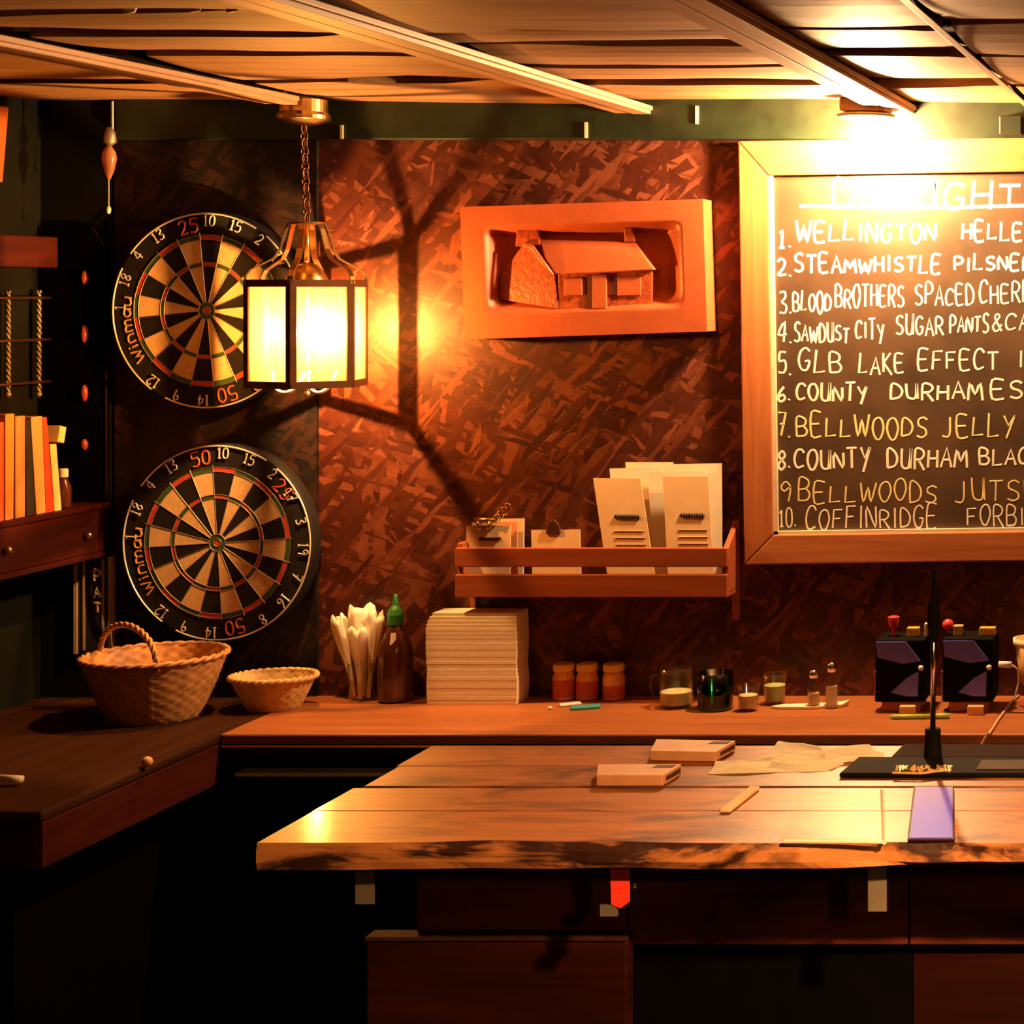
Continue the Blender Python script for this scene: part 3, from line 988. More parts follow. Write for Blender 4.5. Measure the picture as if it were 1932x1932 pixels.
for k in range(6):
    st = MB()
    a = TH + PI / 3 * k
    tg = Vector((math.cos(a), math.sin(a), 0)) * .0058
    ins, outs = [], []
    for r, y in prof:
        ins.append(hexp(r * sL, k, lz(y)))
    m = len(ins)
    rad = Vector((math.sin(a), -math.cos(a), .35)).normalized() * .0016
    vs = [p - tg - rad for p in ins] + [p + tg - rad for p in ins] + [p - tg + rad for p in ins] + [p + tg + rad for p in ins]
    fs = []
    for i in range(m - 1):
        fs += [(i, i + 1, m + i + 1, m + i), (2 * m + i, 3 * m + i, 3 * m + i + 1, 2 * m + i + 1),
               (i, 2 * m + i, 2 * m + i + 1, i + 1), (m + i, m + i + 1, 3 * m + i + 1, 3 * m + i)]
    st.add(vs, fs)
    build('crown_strap', st, M['brass'], lan, smooth=False)
cr = MB()
cr.lathe((lc.x, LD, 0), [(33 * sL, lz(421) - .003), (34 * sL, lz(421) + .002), (5 * sL, lz(421) + .003)], 24)
build('crown_ring', cr, M['brass'], lan)
rod = MB().tube([(lc.x, LD, lz(418)), (lc.x, LD, lz(500))], .0055, 10)
build('centre_rod', rod, M['brass'], lan, smooth=True)
cap = MB().lathe((lc.x, LD, 0), [(36 * sL, lz(531)), (36 * sL, lz(526)), (30 * sL, lz(512)), (18 * sL, lz(500)), (5 * sL, lz(494))], 24, cap=False)
build('socket_dome', cap, M['brass'], lan, smooth=True)
# lamp holder arms that dip under the glass, and the burning bulb
bz = lz(625)
hold = MB().tube([(lc.x, LD, lz(500)), (lc.x, LD, lz(742))], .004, 8)
for sx, amp in ((-1, 30), (1, 26)):
    pts = []
    for j in range(15):
        a = PI * j / 14
        pts.append((lc.x + sx * (4 + amp * (1 - math.cos(a))) * sL, LD - .02 * math.sin(a), lz(700 + 40 * math.sin(a))))
    hold.tube(pts, .004, 8)
hold.ball((lc.x, LD, lz(742)), .006, 10)
build('bulb_holder', hold, M['porcelain'], lan, smooth=True, label='pale curved arms that dip below the glass')
flm = MB().ball((lc.x + .036, LD - .03, bz), .005, 12, 1.6)
blb = build('bulb', MB().lathe((lc.x + .036, LD - .03, bz), [(.010, .055), (.012, .040), (.022, .015), (.0235, 0), (.019, -.014), (.009, -.022), (.0005, -.024)], 24, cap=False), M['bulb_glass'], lan, smooth=True)
build('filament', flm, M['filament'], blb, smooth=True)

# ================================================================== BARE CEILING BULB
KD = 4.05
kc = XP(1634, KD)
fx = thing('bare_bulb_fixture', 'glowing bare bulb in white holder on ceiling above the chalkboard', 'ceiling lamp', (kc, KD, ZP(212, KD)))
ft_ = MB().box(kc - .048, kc + .048, KD - .045, KD + .045, ZP(212, KD), CEIL - .002)
build('holder_box', ft_, M['batten'], fx, bevel=.004)
build('reflector_disc', MB().lathe((kc, KD, 0), [(.020, ZP(212, KD) + .001), (.060, ZP(216, KD)), (.062, ZP(219, KD)), (.028, ZP(228, KD)), (.020, ZP(234, KD))], 32), M['porcelain'], fx, smooth=True)
build('bulb', MB().lathe((kc, KD, ZP(234, KD)), [(.012, .002), (.014, -.012), (.026, -.034), (.029, -.050), (.022, -.068), (.008, -.076), (.0005, -.077)], 24, cap=False), M['bulb'], fx, smooth=True)

# ================================================================== COUNTERS
CF = 3.833                                        # front edge of the back counter
LX = -2.055                                       # right edge of the left counter
CXR = 1.9
root = thing('back_counter', 'long brown wooden counter running along the back wall', 'counter', (-.1, 4.0, 0))
build('worktop', MB().box(LX, CXR, CF, BACK, CZ - .022, CZ), M['counter'], root, bevel=.004)
build('front_lip', MB().box(LX + .004, CXR, CF + .006, CF + .02, CZ - .05, CZ - .0221), M['red_wood'], root, bevel=.002)
build('front_moulding', MB().tube([(LX + .004, CF - .002, CZ - .026), (CXR, CF - .002, CZ - .026)], .004, 8), M['counter'], root, smooth=True)
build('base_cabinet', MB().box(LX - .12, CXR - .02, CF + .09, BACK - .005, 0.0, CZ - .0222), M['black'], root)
build('shelf_rail', MB().box(LX + .004, CXR - .02, CF + .05, CF + .0898, ZP(1465, CF + .05), ZP(1458, CF + .05)), M['sign_edge'], root)

root = thing('side_counter', 'dark wooden counter along the left wall with deep front board', 'counter', (-2.35, 3.7, 0))
LNE = 3.262
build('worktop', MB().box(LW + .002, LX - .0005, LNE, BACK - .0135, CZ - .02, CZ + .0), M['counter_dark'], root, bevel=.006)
build('front_board', MB().box(LX - .02, LX - .001, LNE + .004, CF - .001, CZ - .10, CZ - .0201), M['red_wood_y'], root, bevel=.002)
build('end_board', MB().box(LW + .002, LX - .0205, LNE + .004, LNE + .022, CZ - .10, CZ - .0201), M['red_wood'], root, bevel=.002)
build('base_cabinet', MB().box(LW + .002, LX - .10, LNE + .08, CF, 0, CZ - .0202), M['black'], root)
dw = MB(); dp = depth_on(1471, .8915 - .01)
dw.tube([W(-30, 1468, dp), W(20, 1471, dp), W(40, 1475, dp)], [.006, .006, .009], 10)
dz = min(p.z for p in dw.v) - CZ
dw.v = [p - Vector((0, 0, dz)) for p in dw.v]
solo('dowel', dw, M['bead'], 'short pale dowel lying on the dark side counter', 'dowel', smooth=True)
kn = MB().ball(W(292, 1437, 3.57), .010, 12)
kn.v = [Vector((max(p.x, LX - .0008) if False else p.x, p.y, p.z)) for p in kn.v]
cxk = sum(p.x for p in kn.v) / len(kn.v)
kn.v = [p + Vector((LX + .004 - cxk, 0, 0)) for p in kn.v]
solo('hook', kn, M['tan_card'], 'small pale hook on the front board of the side counter', 'hook', smooth=True)

# ================================================================== BAR
bar = thing('bar_counter', 'wooden bar with live edge plank top in the foreground', 'bar', (.3, 2.2, 0))
BL, BR = -1.0345, 1.7
rows = [855, 895, 935, 980, 1040]                 # photo rows below the horizon of the plank joints
deps = [F * .58 / r for r in rows]                # far ... near
TH_B = .0285
rb = random.Random(9)
ends = [0.0, .006, -.004, .0]
for i in range(3):
    yf, yn = deps[i], deps[i + 1]
    p = MB()
    dz = [-.0006, .0004, -.0003][i]
    p.box(BL + ends[i], BR, yn + .0012, yf - .0012, BZ - TH_B, BZ + dz)
    build('plank', p, M['bar_plank'], bar, bevel=.0025)
# the front plank with its waney edge
yn, yf = deps[4], deps[3] - .0012
p = MB(); n = 220
xs = [BL + (BR - BL) * (i / n) ** 1.0 for i in range(n + 1)]
pts_f, pts_m, pts_b, bot = [], [], [], []


def wob(x, s):
    return .5 * math.sin(7.3 * x + s) + .3 * math.sin(17.1 * x + 2.1 * s) + .2 * math.sin(41 * x + 3 * s)


V = []
for x in xs:
    k = max(0.0, min(1.0, (x - (BL + .11)) / .12))
    yt = yn + k * (.004 + .006 * wob(x, 1))        # top arris
    ym = yn - .002 + k * (.003 * wob(x, 4) + .004 * abs(wob(x * 2.3, 2)))
    ybt = yn + k * (.004 + .005 * wob(x, 2.6))
    zt_ = BZ - k * .0015 * abs(wob(x, 5))
    zbt = BZ - TH_B + k * (.0035 * wob(x, 3.3) + .002)
    V += [(x, yf, BZ), (x, yt, zt_), (x, ym, BZ - .35 * TH_B + k * .002 * wob(x, 6)), (x, ym + k * .002 * wob(x, 8), BZ - .7 * TH_B), (x, ybt, zbt), (x, yf, BZ - TH_B)]
F6 = []
for i in range(n):
    for j in range(6):
        a, b = i * 6 + j, i * 6 + (j + 1) % 6
        F6.append((a, b, b + 6, a + 6))
F6 += [(5, 4, 3, 2, 1, 0), tuple(n * 6 + j for j in range(6))]
p.add(V, F6)
p.m = [(0 if (f % 6) in (0, 5, 4) else 1) for f in range(6 * n)] + [1, 1]
build('live_edge_plank', p, [M['bar_plank'], M['bark']], bar)
# underframe and front
AY = 2.155                                        # apron plane
zA0 = ZP(1783, AY)
apx = [BL + .10, XP(1182, AY), XP(1714, AY), BR - .05]
for a, b in zip(apx, apx[1:]):
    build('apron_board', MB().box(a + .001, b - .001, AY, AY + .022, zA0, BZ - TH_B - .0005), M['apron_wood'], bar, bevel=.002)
LY = 2.132
lz1 = ZP(1775, LY)
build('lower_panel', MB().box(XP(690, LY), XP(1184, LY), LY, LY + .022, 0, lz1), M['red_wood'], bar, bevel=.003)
build('panel_ledge', MB().box(XP(690, LY), XP(1184, LY), LY - .003, LY + .0225, lz1 + .0002, lz1 + .005), M['counter_dark'], bar, bevel=.001)
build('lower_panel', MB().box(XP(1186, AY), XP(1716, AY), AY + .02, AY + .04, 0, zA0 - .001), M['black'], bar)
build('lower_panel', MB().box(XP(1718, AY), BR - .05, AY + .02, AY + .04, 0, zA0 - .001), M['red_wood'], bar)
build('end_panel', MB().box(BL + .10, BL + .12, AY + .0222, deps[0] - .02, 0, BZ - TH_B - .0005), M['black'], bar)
build('back_panel', MB().box(BL + .1205, BR - .05, deps[0] - .05, deps[0] - .03, 0, BZ - TH_B - .0005), M['black'], bar)
KY = 2.035
for xp, yb_ in ((690, 1704), (1656, 1718)):
    bk = MB(); xx = XP(xp, KY)
    bk.box(xx - .0098, xx + .0098, KY - .003, KY, ZP(yb_, KY), BZ - TH_B - .0006)
    bk.box(xx - .0098, xx + .0098, KY + .0001, AY - .0005, BZ - TH_B - .004, BZ - TH_B - .0007)
    build('angle_bracket', bk, M['steel'], bar)
sx_ = XP(1196, AY - .004)
build('screw', MB().ball((sx_, AY - .003, ZP(1668, AY)), .005, 10), M['chrome'], bar, smooth=True)
TY = 2.03
tg = thing('red_tag', 'bright red tag hanging under the front edge of the bar', 'tag', (XP(1168, TY), TY, ZP(1728, TY)))
zt_ = BZ - TH_B - .0006
q = [Vector((XP(1151, TY), TY, zt_)), Vector((XP(1187, TY), TY, zt_)), W(1187, 1702, TY), W(1170, 1714, TY), W(1153, 1706, TY)]
build('tag_strip', MB().prism(q[::-1], (0, .003, 0)), M['tag_red'], tg)
q = [W(1132, 1708, TY + .001), W(1164, 1708, TY + .001), W(1164, 1729, TY + .001), W(1132, 1729, TY + .001)]
build('tag_clip', MB().prism(q[::-1], (0, .0045, 0)), M['steel'], tg)

# ================================================================== LEFT WALL SHELF
SX = -2.49
sh = thing('wall_shelf', 'dark red wall shelf with a drawer front left of the dartboards', 'shelf', (SX - .075, 3.9, ZP(1045, BACK)))
szt, szb = ZP(946, BACK), ZP(1046, BACK)
build('shelf_board', MB().box(LW, SX + .004, 3.35, BACK - .0125, szt - .012, szt), M['red_wood_y'], sh, bevel=.002)
build('shelf_bottom', MB().box(LW, SX + .004, 3.35, BACK - .0125, szb, szb + .012), M['red_wood_y'], sh, bevel=.002)
dr = build('drawer_front', MB().box(SX - .014, SX, 3.36, BACK - .025, szb + .0125, szt - .0125), M['red_wood_y'], sh, bevel=.002)
for px, py in ((8, 1038), (160, 1010)):
    dd = F * abs(SX) / (CX - px)
    build('knob', MB().ball((SX + .008, dd, ZP(py, dd)), .0085, 12), M['brass'], dr, smooth=True)
yp = BACK - .0122
ep = [(LW + .003, ZP(1040, yp)), (XP(207, yp), ZP(1040, yp)), (XP(207, yp), ZP(470, yp)), (XP(180, yp), ZP(428, yp)), (LW + .003, ZP(428, yp))]
# the end panel fills the wall strip above the shelf
ep2 = [(LW + .003, szt + .0005), (XP(207, yp), szt + .0005)] + ep[2:]
build('end_panel', MB().prism([(x, yp - .012, z) for x, z in ep2], (0, .0115, 0)), M['black'], sh)
edge = MB().tube([(XP(181, yp), yp - .013, ZP(429, yp)), (XP(206, yp), yp - .013, ZP(470, yp)), (XP(207, yp), yp - .013, szt + .004)], .0022, 6)
build('panel_edge', edge, M['red_wood'], sh)
for py, hgt in ((524, 26), (630, 34), (741, 32), (838, 22)):
    pg = MB().ball((XP(168, yp), yp - .017, ZP(py, yp)), .0075, 12, hgt / 2 * BACK / F / .0075)
    build('peg', pg, M['peg'], sh, smooth=True)

ub = MB().box(LW, SX, 3.35, F * abs(SX) / (CX - 110), ZP(505, 4.0), ZP(447, 4.0))
solo('upper_shelf_board', ub, M['red_wood_y'], 'dark red board above the twisted iron rack on left wall', 'shelf', bevel=.003)

rk = thing('iron_rack', 'small twisted iron rack on left wall above the books', 'rack', (LW + .01, 4.05, ZP(740, 4.1)))
rx = LW + .02
for px in (-42, 15, 73):
    dd = F * abs(rx) / (CX - px)
    tb = MB(); m = 60
    for ph in (0, PI):
        tb.tube([(rx + .003 * math.cos(ph + j * .9), dd + .003 * math.sin(ph + j * .9), ZP(548, dd) + (ZP(742, dd) - ZP(548, dd)) * j / m) for j in range(m + 1)], .0034, 5)
    tb.ball((rx, dd, ZP(744, dd)), .007, 10)
    build('twisted_bar', tb, M['steel'], rk, smooth=True)
for py in (562, 643, 725):
    d0, d1 = F * abs(rx) / (CX + 70), F * abs(rx) / (CX - 94)
    hb = MB().tube([(rx + .008, d0, ZP(py, d0 * .5 + d1 * .5)), (rx + .008, min(d1, 4.18), ZP(py, d0 * .5 + d1 * .5))], .003, 6)
    hb.tube([(rx + .008, d0 + .03, ZP(py, d0 * .5 + d1 * .5)), (LW, d0 + .03, ZP(py, d0 * .5 + d1 * .5))], .003, 6)
    build('cross_bar', hb, M['brass_dark'], rk, smooth=True)


def by(px):
    return F * abs(SX) / (CX - px)


books = [(-10, 11, -12, 11, 797, 'book_rust', 'rust book at the near end of the shelf row'),
         (14, 31, 14, 29, 781, 'book_orange', 'tall orange book second in the shelf row'),
         (33, 51, 33, 51, 785, 'book_olive', 'olive tan book between the orange and black books'),
         (53, 60.5, 54, 71.5, 792, 'book_black', 'black book leaning between olive and tan books'),
         (62, 83, 73, 90, 786, 'book_tan', 'tan book leaning left against the black book'),
         (84, 92, 91, 106, 787, 'book_red', 'red book leaning left beside the cream book'),
         (98, 110, 107, 120, 838, 'book_cream', 'short cream book at the right end of the row')]
for a0, a1, b0, b1, ty, mt, lb in books:
    Ya, Yb, Yc, Yd = by(a0), by(a1), by(b0), by(b1)     # top pair, bottom pair
    zt_, zb2 = ZP(ty, (Ya + Yb) / 2), szt + .0008
    zl = zt_
    r = thing('book', lb, 'book', (SX - .06, (Yc + Yd) / 2, szt), 'books on the left wall shelf')
    xs_, xe = SX - .004, SX - .118

    def slab(y_off0, y_off1, x_s, x_e, z_lo, z_hi):
        def at(f, z):
            k = (z - zb2) / (zl - zb2)
            lo = Yc + (Ya - Yc) * k; hi = Yd + (Yb - Yd) * k
            return lo + (hi - lo) * f
        vs = [(x, at(f, z), z) for z in (z_lo, z_hi) for f in (y_off0, y_off1) for x in (x_e, x_s)]
        return MB().add(vs, [(0, 2, 3, 1), (4, 5, 7, 6), (0, 1, 5, 4), (2, 6, 7, 3), (0, 4, 6, 2), (1, 3, 7, 5)])
    cv = MB()
    for q_ in (slab(0, .12, xs_, xe, zb2, zl), slab(.88, 1, xs_, xe, zb2, zl), slab(.12, .88, xs_, xs_ - .003, zb2, zl)):
        cv.add(q_.v, q_.f)
    build('cover', cv, M[mt], r, bevel=.0008)
    build('pages', slab(.13, .87, xs_ - .0035, xe + .003, zb2 + .003, zl - .003), M['paper'], r)
ck = W(114, 823, by(113))
tgm = MB().obox((SX - .02, ck.y, ck.z + .004), .025, .011, .017, (math.radians(-14), 0, 0))
solo('paper_block', tgm, M['book_cream'], 'tilted cream block resting on top of the short cream book', 'paper block', bevel=.001)
bo = thing('small_bottle', 'small brown bottle with white cap at shelf end beside the books', 'bottle', (SX - .03, by(146), szt))
build('bottle_body', MB().lathe((SX - .03, by(146), szt), [(.014, .0005), (.015, .004), (.015, .045), (.009, .058), (.008, .066)], 20), M['sauce'], bo, smooth=True)
build('cap', MB().lathe((SX - .03, by(146), szt), [(.0095, .0662), (.0095, .082), (.008, .084)], 16), M['porcelain'], bo)

# orange plaque at the frame edge
op = MB()
od0, od1 = F * (abs(LW) - .012) / (CX + 90), F * (abs(LW) - .012) / (CX - 17)
op.add([(LW + x, y, z) for x in (0, .012) for y, z in ((od0, ZP(345, od1)), (od1 - .02, ZP(345, od1)), (od1, ZP(202, od1)), (od0, ZP(200, od1)))],
       [(0, 1, 2, 3), (7, 6, 5, 4), (0, 4, 5, 1), (1, 5, 6, 2), (2, 6, 7, 3), (3, 7, 4, 0)])
solo('wooden_plaque', op, M['orange_wood'], 'orange wooden plaque high on the left wall at frame edge', 'wall plaque', bevel=.002)

# hanging ornament in the corner
hx, hd = XP(205, 4.12), 4.12
ho = thing('hanging_ornament', 'amber drop ornament hanging on a cord in the left corner', 'ornament', (hx, hd, ZP(400, hd)))
build('cord', MB().tube([(hx + .008, hd, CEIL), (hx + .008, hd, ZP(258, hd))], .003, 6), M['steel'], ho)
build('metal_bell', MB().lathe((hx + .003, hd, 0), [(.006, ZP(240, hd)), (.011, ZP(252, hd)), (.013, ZP(268, hd)), (.006, ZP(274, hd))], 16), M['steel'], ho, smooth=True)
build('amber_drop', MB().lathe((hx + .001, hd, 0), [(.004, ZP(274, hd)), (.013, ZP(288, hd)), (.015, ZP(300, hd)), (.010, ZP(322, hd)), (.003, ZP(338, hd))], 16), M['orange_glass'], ho, smooth=True)
build('lower_cord', MB().tube([(hx, hd, ZP(336, hd)), (hx, hd, ZP(390, hd))], .0014, 6), M['steel'], ho)
build('white_tip', MB().ball((hx, hd, ZP(396, hd)), .005, 10, 1.8), M['porcelain'], ho, smooth=True)

# narrow sign with stacked letters
sg = thing('letter_sign', 'narrow dark sign with stacked pale letters below the wall shelf', 'sign', (XP(182, 4.18), BACK - .0125, ZP(1232, 4.18)))
sy = BACK - .0125
build('sign_board', MB().box(XP(150, sy), XP(213, sy), sy - .010, sy, ZP(1232, sy), szb - .002), M['sign'], sg)
for px in (149, 214):
    build('edge_strip', MB().box(XP(px - 3, sy), XP(px + 3, sy), sy - .014, sy, ZP(1232, sy), szb - .002), M['sign_edge'], sg)
for px in (164, 200):
    build('inner_line', MB().box(XP(px - 2, sy), XP(px + 2, sy), sy - .012, sy - .0101, ZP(1225, sy), szb - .008), M['sign_edge'], sg)
lt = MB()
for c, yt, yb2 in (('P', 1076, 1096), ('A', 1109, 1127), ('T', 1138, 1155)):
    for pl in strokes(c, 177, 190, -yb2, -yt, jit=0):
        lt.tube([W(a, -b, sy - .011) for a, b in smooth_line(pl)], .0032, 6)
build('sign_letter', lt, M['bead'], sg)

# ================================================================== MENU RACK
RD = 4.105
rz0 = ZP(1127, RD)
rkr = thing('menu_rack', 'slatted wooden menu rack on the back wall beside the chalkboard', 'rack', (XP(1120, RD), BACK, rz0))
xl, xr = XP(858, RD), XP(1372, RD)
build('slat', MB().box(xl, xr, RD, RD + .012, ZP(1070, RD), ZP(1034, RD)), M['rack_wood'], rkr, bevel=.002)
build('slat', MB().box(xl, xr, RD, RD + .012, rz0, ZP(1084, RD)), M['rack_wood'], rkr, bevel=.002)
build('rack_bottom', MB().box(xl, xr, RD + .0122, BACK - .002, rz0, rz0 + .008), M['rack_wood'], rkr)
build('end_piece', MB().box(xl, xl + .012, RD + .0122, BACK - .002, rz0 + .0082, ZP(1026, RD)), M['rack_wood'], rkr, bevel=.002)
build('end_piece', MB().prism([(xr - .012, RD + .0122, rz0 + .0082), (xr - .012, BACK - .0145, rz0 + .0082), (xr - .012, BACK - .0145, ZP(1000, RD)), (xr - .012, RD + .0122, ZP(1034, RD))], (.012, 0, 0)), M['rack_wood'], rkr, bevel=.002)
build('back_post', MB().box(xr - .012, xr + .004, BACK - .0142, BACK - .001, ZP(1168, BACK), ZP(982, BACK)), M['rack_wood'], rkr, bevel=.002)
build('back_post', MB().box(xl, xl + .012, BACK - .0142, BACK - .001, ZP(1150, BACK), rz0 - .0003), M['rack_wood'], rkr, bevel=.002)
zin = rz0 + .0085


def card(name, label, cat, tl, tr_, x_shift, y_front, lean, mat, group, th=.0015, edge_mat=None):
    """a sheet standing in the rack: top corners given as photo pixels, bottom shifted by x_shift px, leaning back by lean"""
    d = y_front
    A = W(tl[0], tl[1], d + lean); B = W(tr_[0], tr_[1], d + lean)
    dx = x_shift * d / F
    a0 = Vector((A.x + dx, d, zin)); b0 = Vector((B.x + dx, d, zin))
    r = thing(name, label, cat, (a0 + b0) / 2, group)
    nrm = (b0 - a0).cross(A - a0).normalized()
    if nrm.y < 0:
        nrm = -nrm
    build('sheet', MB().prism([a0, b0, B, A], nrm * th), mat, r)
    return r, a0, b0, A, B, -nrm


def on_card(c, u, v):
    r, a0, b0, A, B, n = c
    p = a0.lerp(b0, u); q = A.lerp(B, u)
    return p.lerp(q, v) + n * .0006


def print_bar(c, u0, u1, v, r, mat, name, wig=True):
    mb = MB(); m = 18
    pts = []
    for j in range(m + 1):
        pts.append(on_card(c, u0 + (u1 - u0) * j / m, v + (.012 if (j % 2 and wig) else -.012 if wig else 0)))
    mb.tube(pts, r, 5)
    build(name, mb, M[mat], c[0])


mg = 'folded menus in the rack'
back_menus = [((1150, 884), (1250, 882), 22, 4.176, .012, 'cream menu sheet showing its top left step behind the left menu'),
              ((1180, 872), (1270, 872), 20, 4.180, .012, 'tallest cream menu sheet behind the two front menus'),
              ((1262, 876), (1362, 874), 4, 4.172, .014, 'cream menu sheet at the right edge of the rack'),
              ((1222, 890), (1330, 888), 16, 4.166, .012, 'cream menu sheet between the two front menus')]
for tl, tr_, xsft, yf_, ln, lb in back_menus:
    card('menu', lb, 'menu', tl, tr_, xsft, yf_, ln, M['paper'], mg)
for tl, tr_, xsft, yf_, lb in (((1119, 902), (1208, 903), 36, 4.140, 'front left tan menu leaning to the left in the rack'),
                               ((1250, 899), (1336, 899), 16, 4.143, 'front right tan menu with dark title line in the rack')):
    c = card('menu', lb, 'menu', tl, tr_, xsft, yf_, .016, M['paper_tan'], mg, .003)
    print_bar(c, .34, .86, .66, .0032, 'ink', 'printed_title')
    for v in (.53, .47, .41):
        print_bar(c, .28, .92, v, .0011, 'ink_soft', 'printed_line', False)
cg = 'clipboards in the rack'


def clip(c, u, mat, twist):
    r = c[0]
    p = on_card(c, u, 1.0)
    mb = MB()
    if twist:
        mb.tube([p + Vector((-.024, -.003, .012)), p + Vector((.026, -.003, .012))], .006, 8)
        mb.tube([p + Vector((-.014, -.004, .010)), p + Vector((-.010, -.005, -.010))], .005, 8)
        mb.tube([p + Vector((.012, -.004, .010)), p + Vector((.008, -.005, -.010))], .005, 8)
        build('clip', mb, M[mat], r, smooth=True)
        tw = MB()
        for k in range(4):
            pts = []
            for j in range(12):
                a = 2 * PI * j / 12
                pts.append(p + Vector((.026 + k * .008 + .007 * math.cos(a), -.004 + .004 * math.sin(a + k), .016 + k * .008 + .009 * math.sin(a))))
            tw.tube(pts, .0014, 5, True)
        build('key_ring', tw, M['brass'], r, smooth=True)
    else:
        q = [p + Vector((-.016, -.004, -.008)), p + Vector((.017, -.004, -.008)), p + Vector((.012, -.004, .012)), p + Vector((.004, -.004, .022)), p + Vector((-.004, -.004, .022)), p + Vector((-.011, -.004, .012))]
        mb.prism(q[::-1], (0, .006, 0))
        build('clip', mb, M[mat], r, bevel=.0012)


c = card('clipboard', 'rearmost tan clipboard of the group at the left end of rack', 'clipboard', (905, 980), (988, 978), 2, 4.168, .012, M['paper_tan'], cg, .006)
c = card('clipboard', 'middle clipboard of the left group with only its edge in view', 'clipboard', (890, 986), (976, 984), 3, 4.154, .010, M['tan_card'], cg, .004)
c = card('clipboard', 'front clipboard of the left group with brass clip and key ring', 'clipboard', (880, 992), (963, 991), 2, 4.136, .010, M['paper_tan'], cg, .003)
clip(c, .44, 'brass', True)
print_bar(c, .3, .78, .80, .003, 'red_wood', 'printed_title')
c = card('clipboard', 'single clipboard with a copper clip in the middle of rack', 'clipboard', (1002, 1000), (1094, 999), 6, 4.138, .010, M['paper_tan'], cg, .003)
clip(c, .46, 'brass_dark', False)

# ================================================================== BASKETS
def weave(name, label, cx, base_row, dep, r_rim, r_base, h, mat, n_st, rows_, sy=1.0, handle=None, flare=.0):
    c = Vector((XP(cx, dep), dep, CZ))
    r = thing(name, label, 'basket', c)
    n = n_st * 6
    prof_o = []; m = rows_ * 2
    for i in range(m + 1):
        t = i / m
        rr = r_base + (r_rim - r_base) * (t ** .85)
        prof_o.append((rr, .001 + h * t))
    th = .006

    def md(a, i):
        s = 1 if (i // 2) % 2 else -1
        st = math.sin(n_st * a) * s
        return 1 + .011 * st + .010 * (1 if i % 2 else 0) + .012 * max(0, math.cos(n_st / 2 * a)) ** 6
    wl = MB().lathe(c, prof_o, n, 1, sy, md, cap=False)
    wl.lathe(c, [(a - th, b) for a, b in prof_o[::-1]], n, 1, sy, lambda a, i: md(a, m - i), cap=False)
    build('woven_wall', wl, mat, r, smooth=True)
    build('basket_bottom', MB().lathe(c, [(r_base, .0005), (r_base, .006)], 40, 1, sy), mat, r)
    rim = MB()
    for ph in (0, PI):
        k = 120
        rim.tube([(c.x + (r_rim + .003 * math.cos(j * .9 + ph)) * math.cos(2 * PI * j / k), c.y + (r_rim + .003 * math.cos(j * .9 + ph)) * sy * math.sin(2 * PI * j / k), c.z + h + .003 * math.sin(j * .9 + ph)) for j in range(k)], .0042, 6, True)
    build('rim', rim, mat, r, smooth=True)
    if handle:
        for z_off in (0,):
            a0, a1, hh_ = handle
            pa = Vector((c.x + r_rim * math.cos(a0), c.y + r_rim * math.sin(a0) * sy, c.z + h))
            pb = Vector((c.x + r_rim * math.cos(a1), c.y + r_rim * math.sin(a1) * sy, c.z + h))
            hm = MB()
            for ph in (0, 2 * PI / 3, 4 * PI / 3):
                pts = []
                for j in range(49):
                    t = j / 48
                    p = pa.lerp(pb, (1 - math.cos(PI * t)) / 2) + Vector((0, 0, -.012 + hh_ * math.sin(PI * t) ** .8))
                    pts.append(p + Vector((.0035 * math.cos(j * .7 + ph), .002, .0035 * math.sin(j * .7 + ph))))
                hm.tube(pts, .0038, 6)
            build('handle', hm, mat, r, smooth=True)
    return r


weave('wicker_basket', 'large round wicker basket with hoop handle on the back counter', 292, 1358, 3.985, .136, .086, ZP(1236, 3.985) - CZ, M['wicker'], 22, 13, .97, (math.radians(168), math.radians(300), .082))
weave('cane_bowl', 'small pale cane bread basket beside the large wicker basket', 516, 1340, 4.065, .086, .052, ZP(1276, 4.065) - CZ, M['wicker_pale'], 18, 8, .8)

# ================================================================== COUNTER THINGS
def on_counter(px, row):
    d = depth_on(row, .8915)
    return Vector((XP(px, d), d, CZ)), d / F


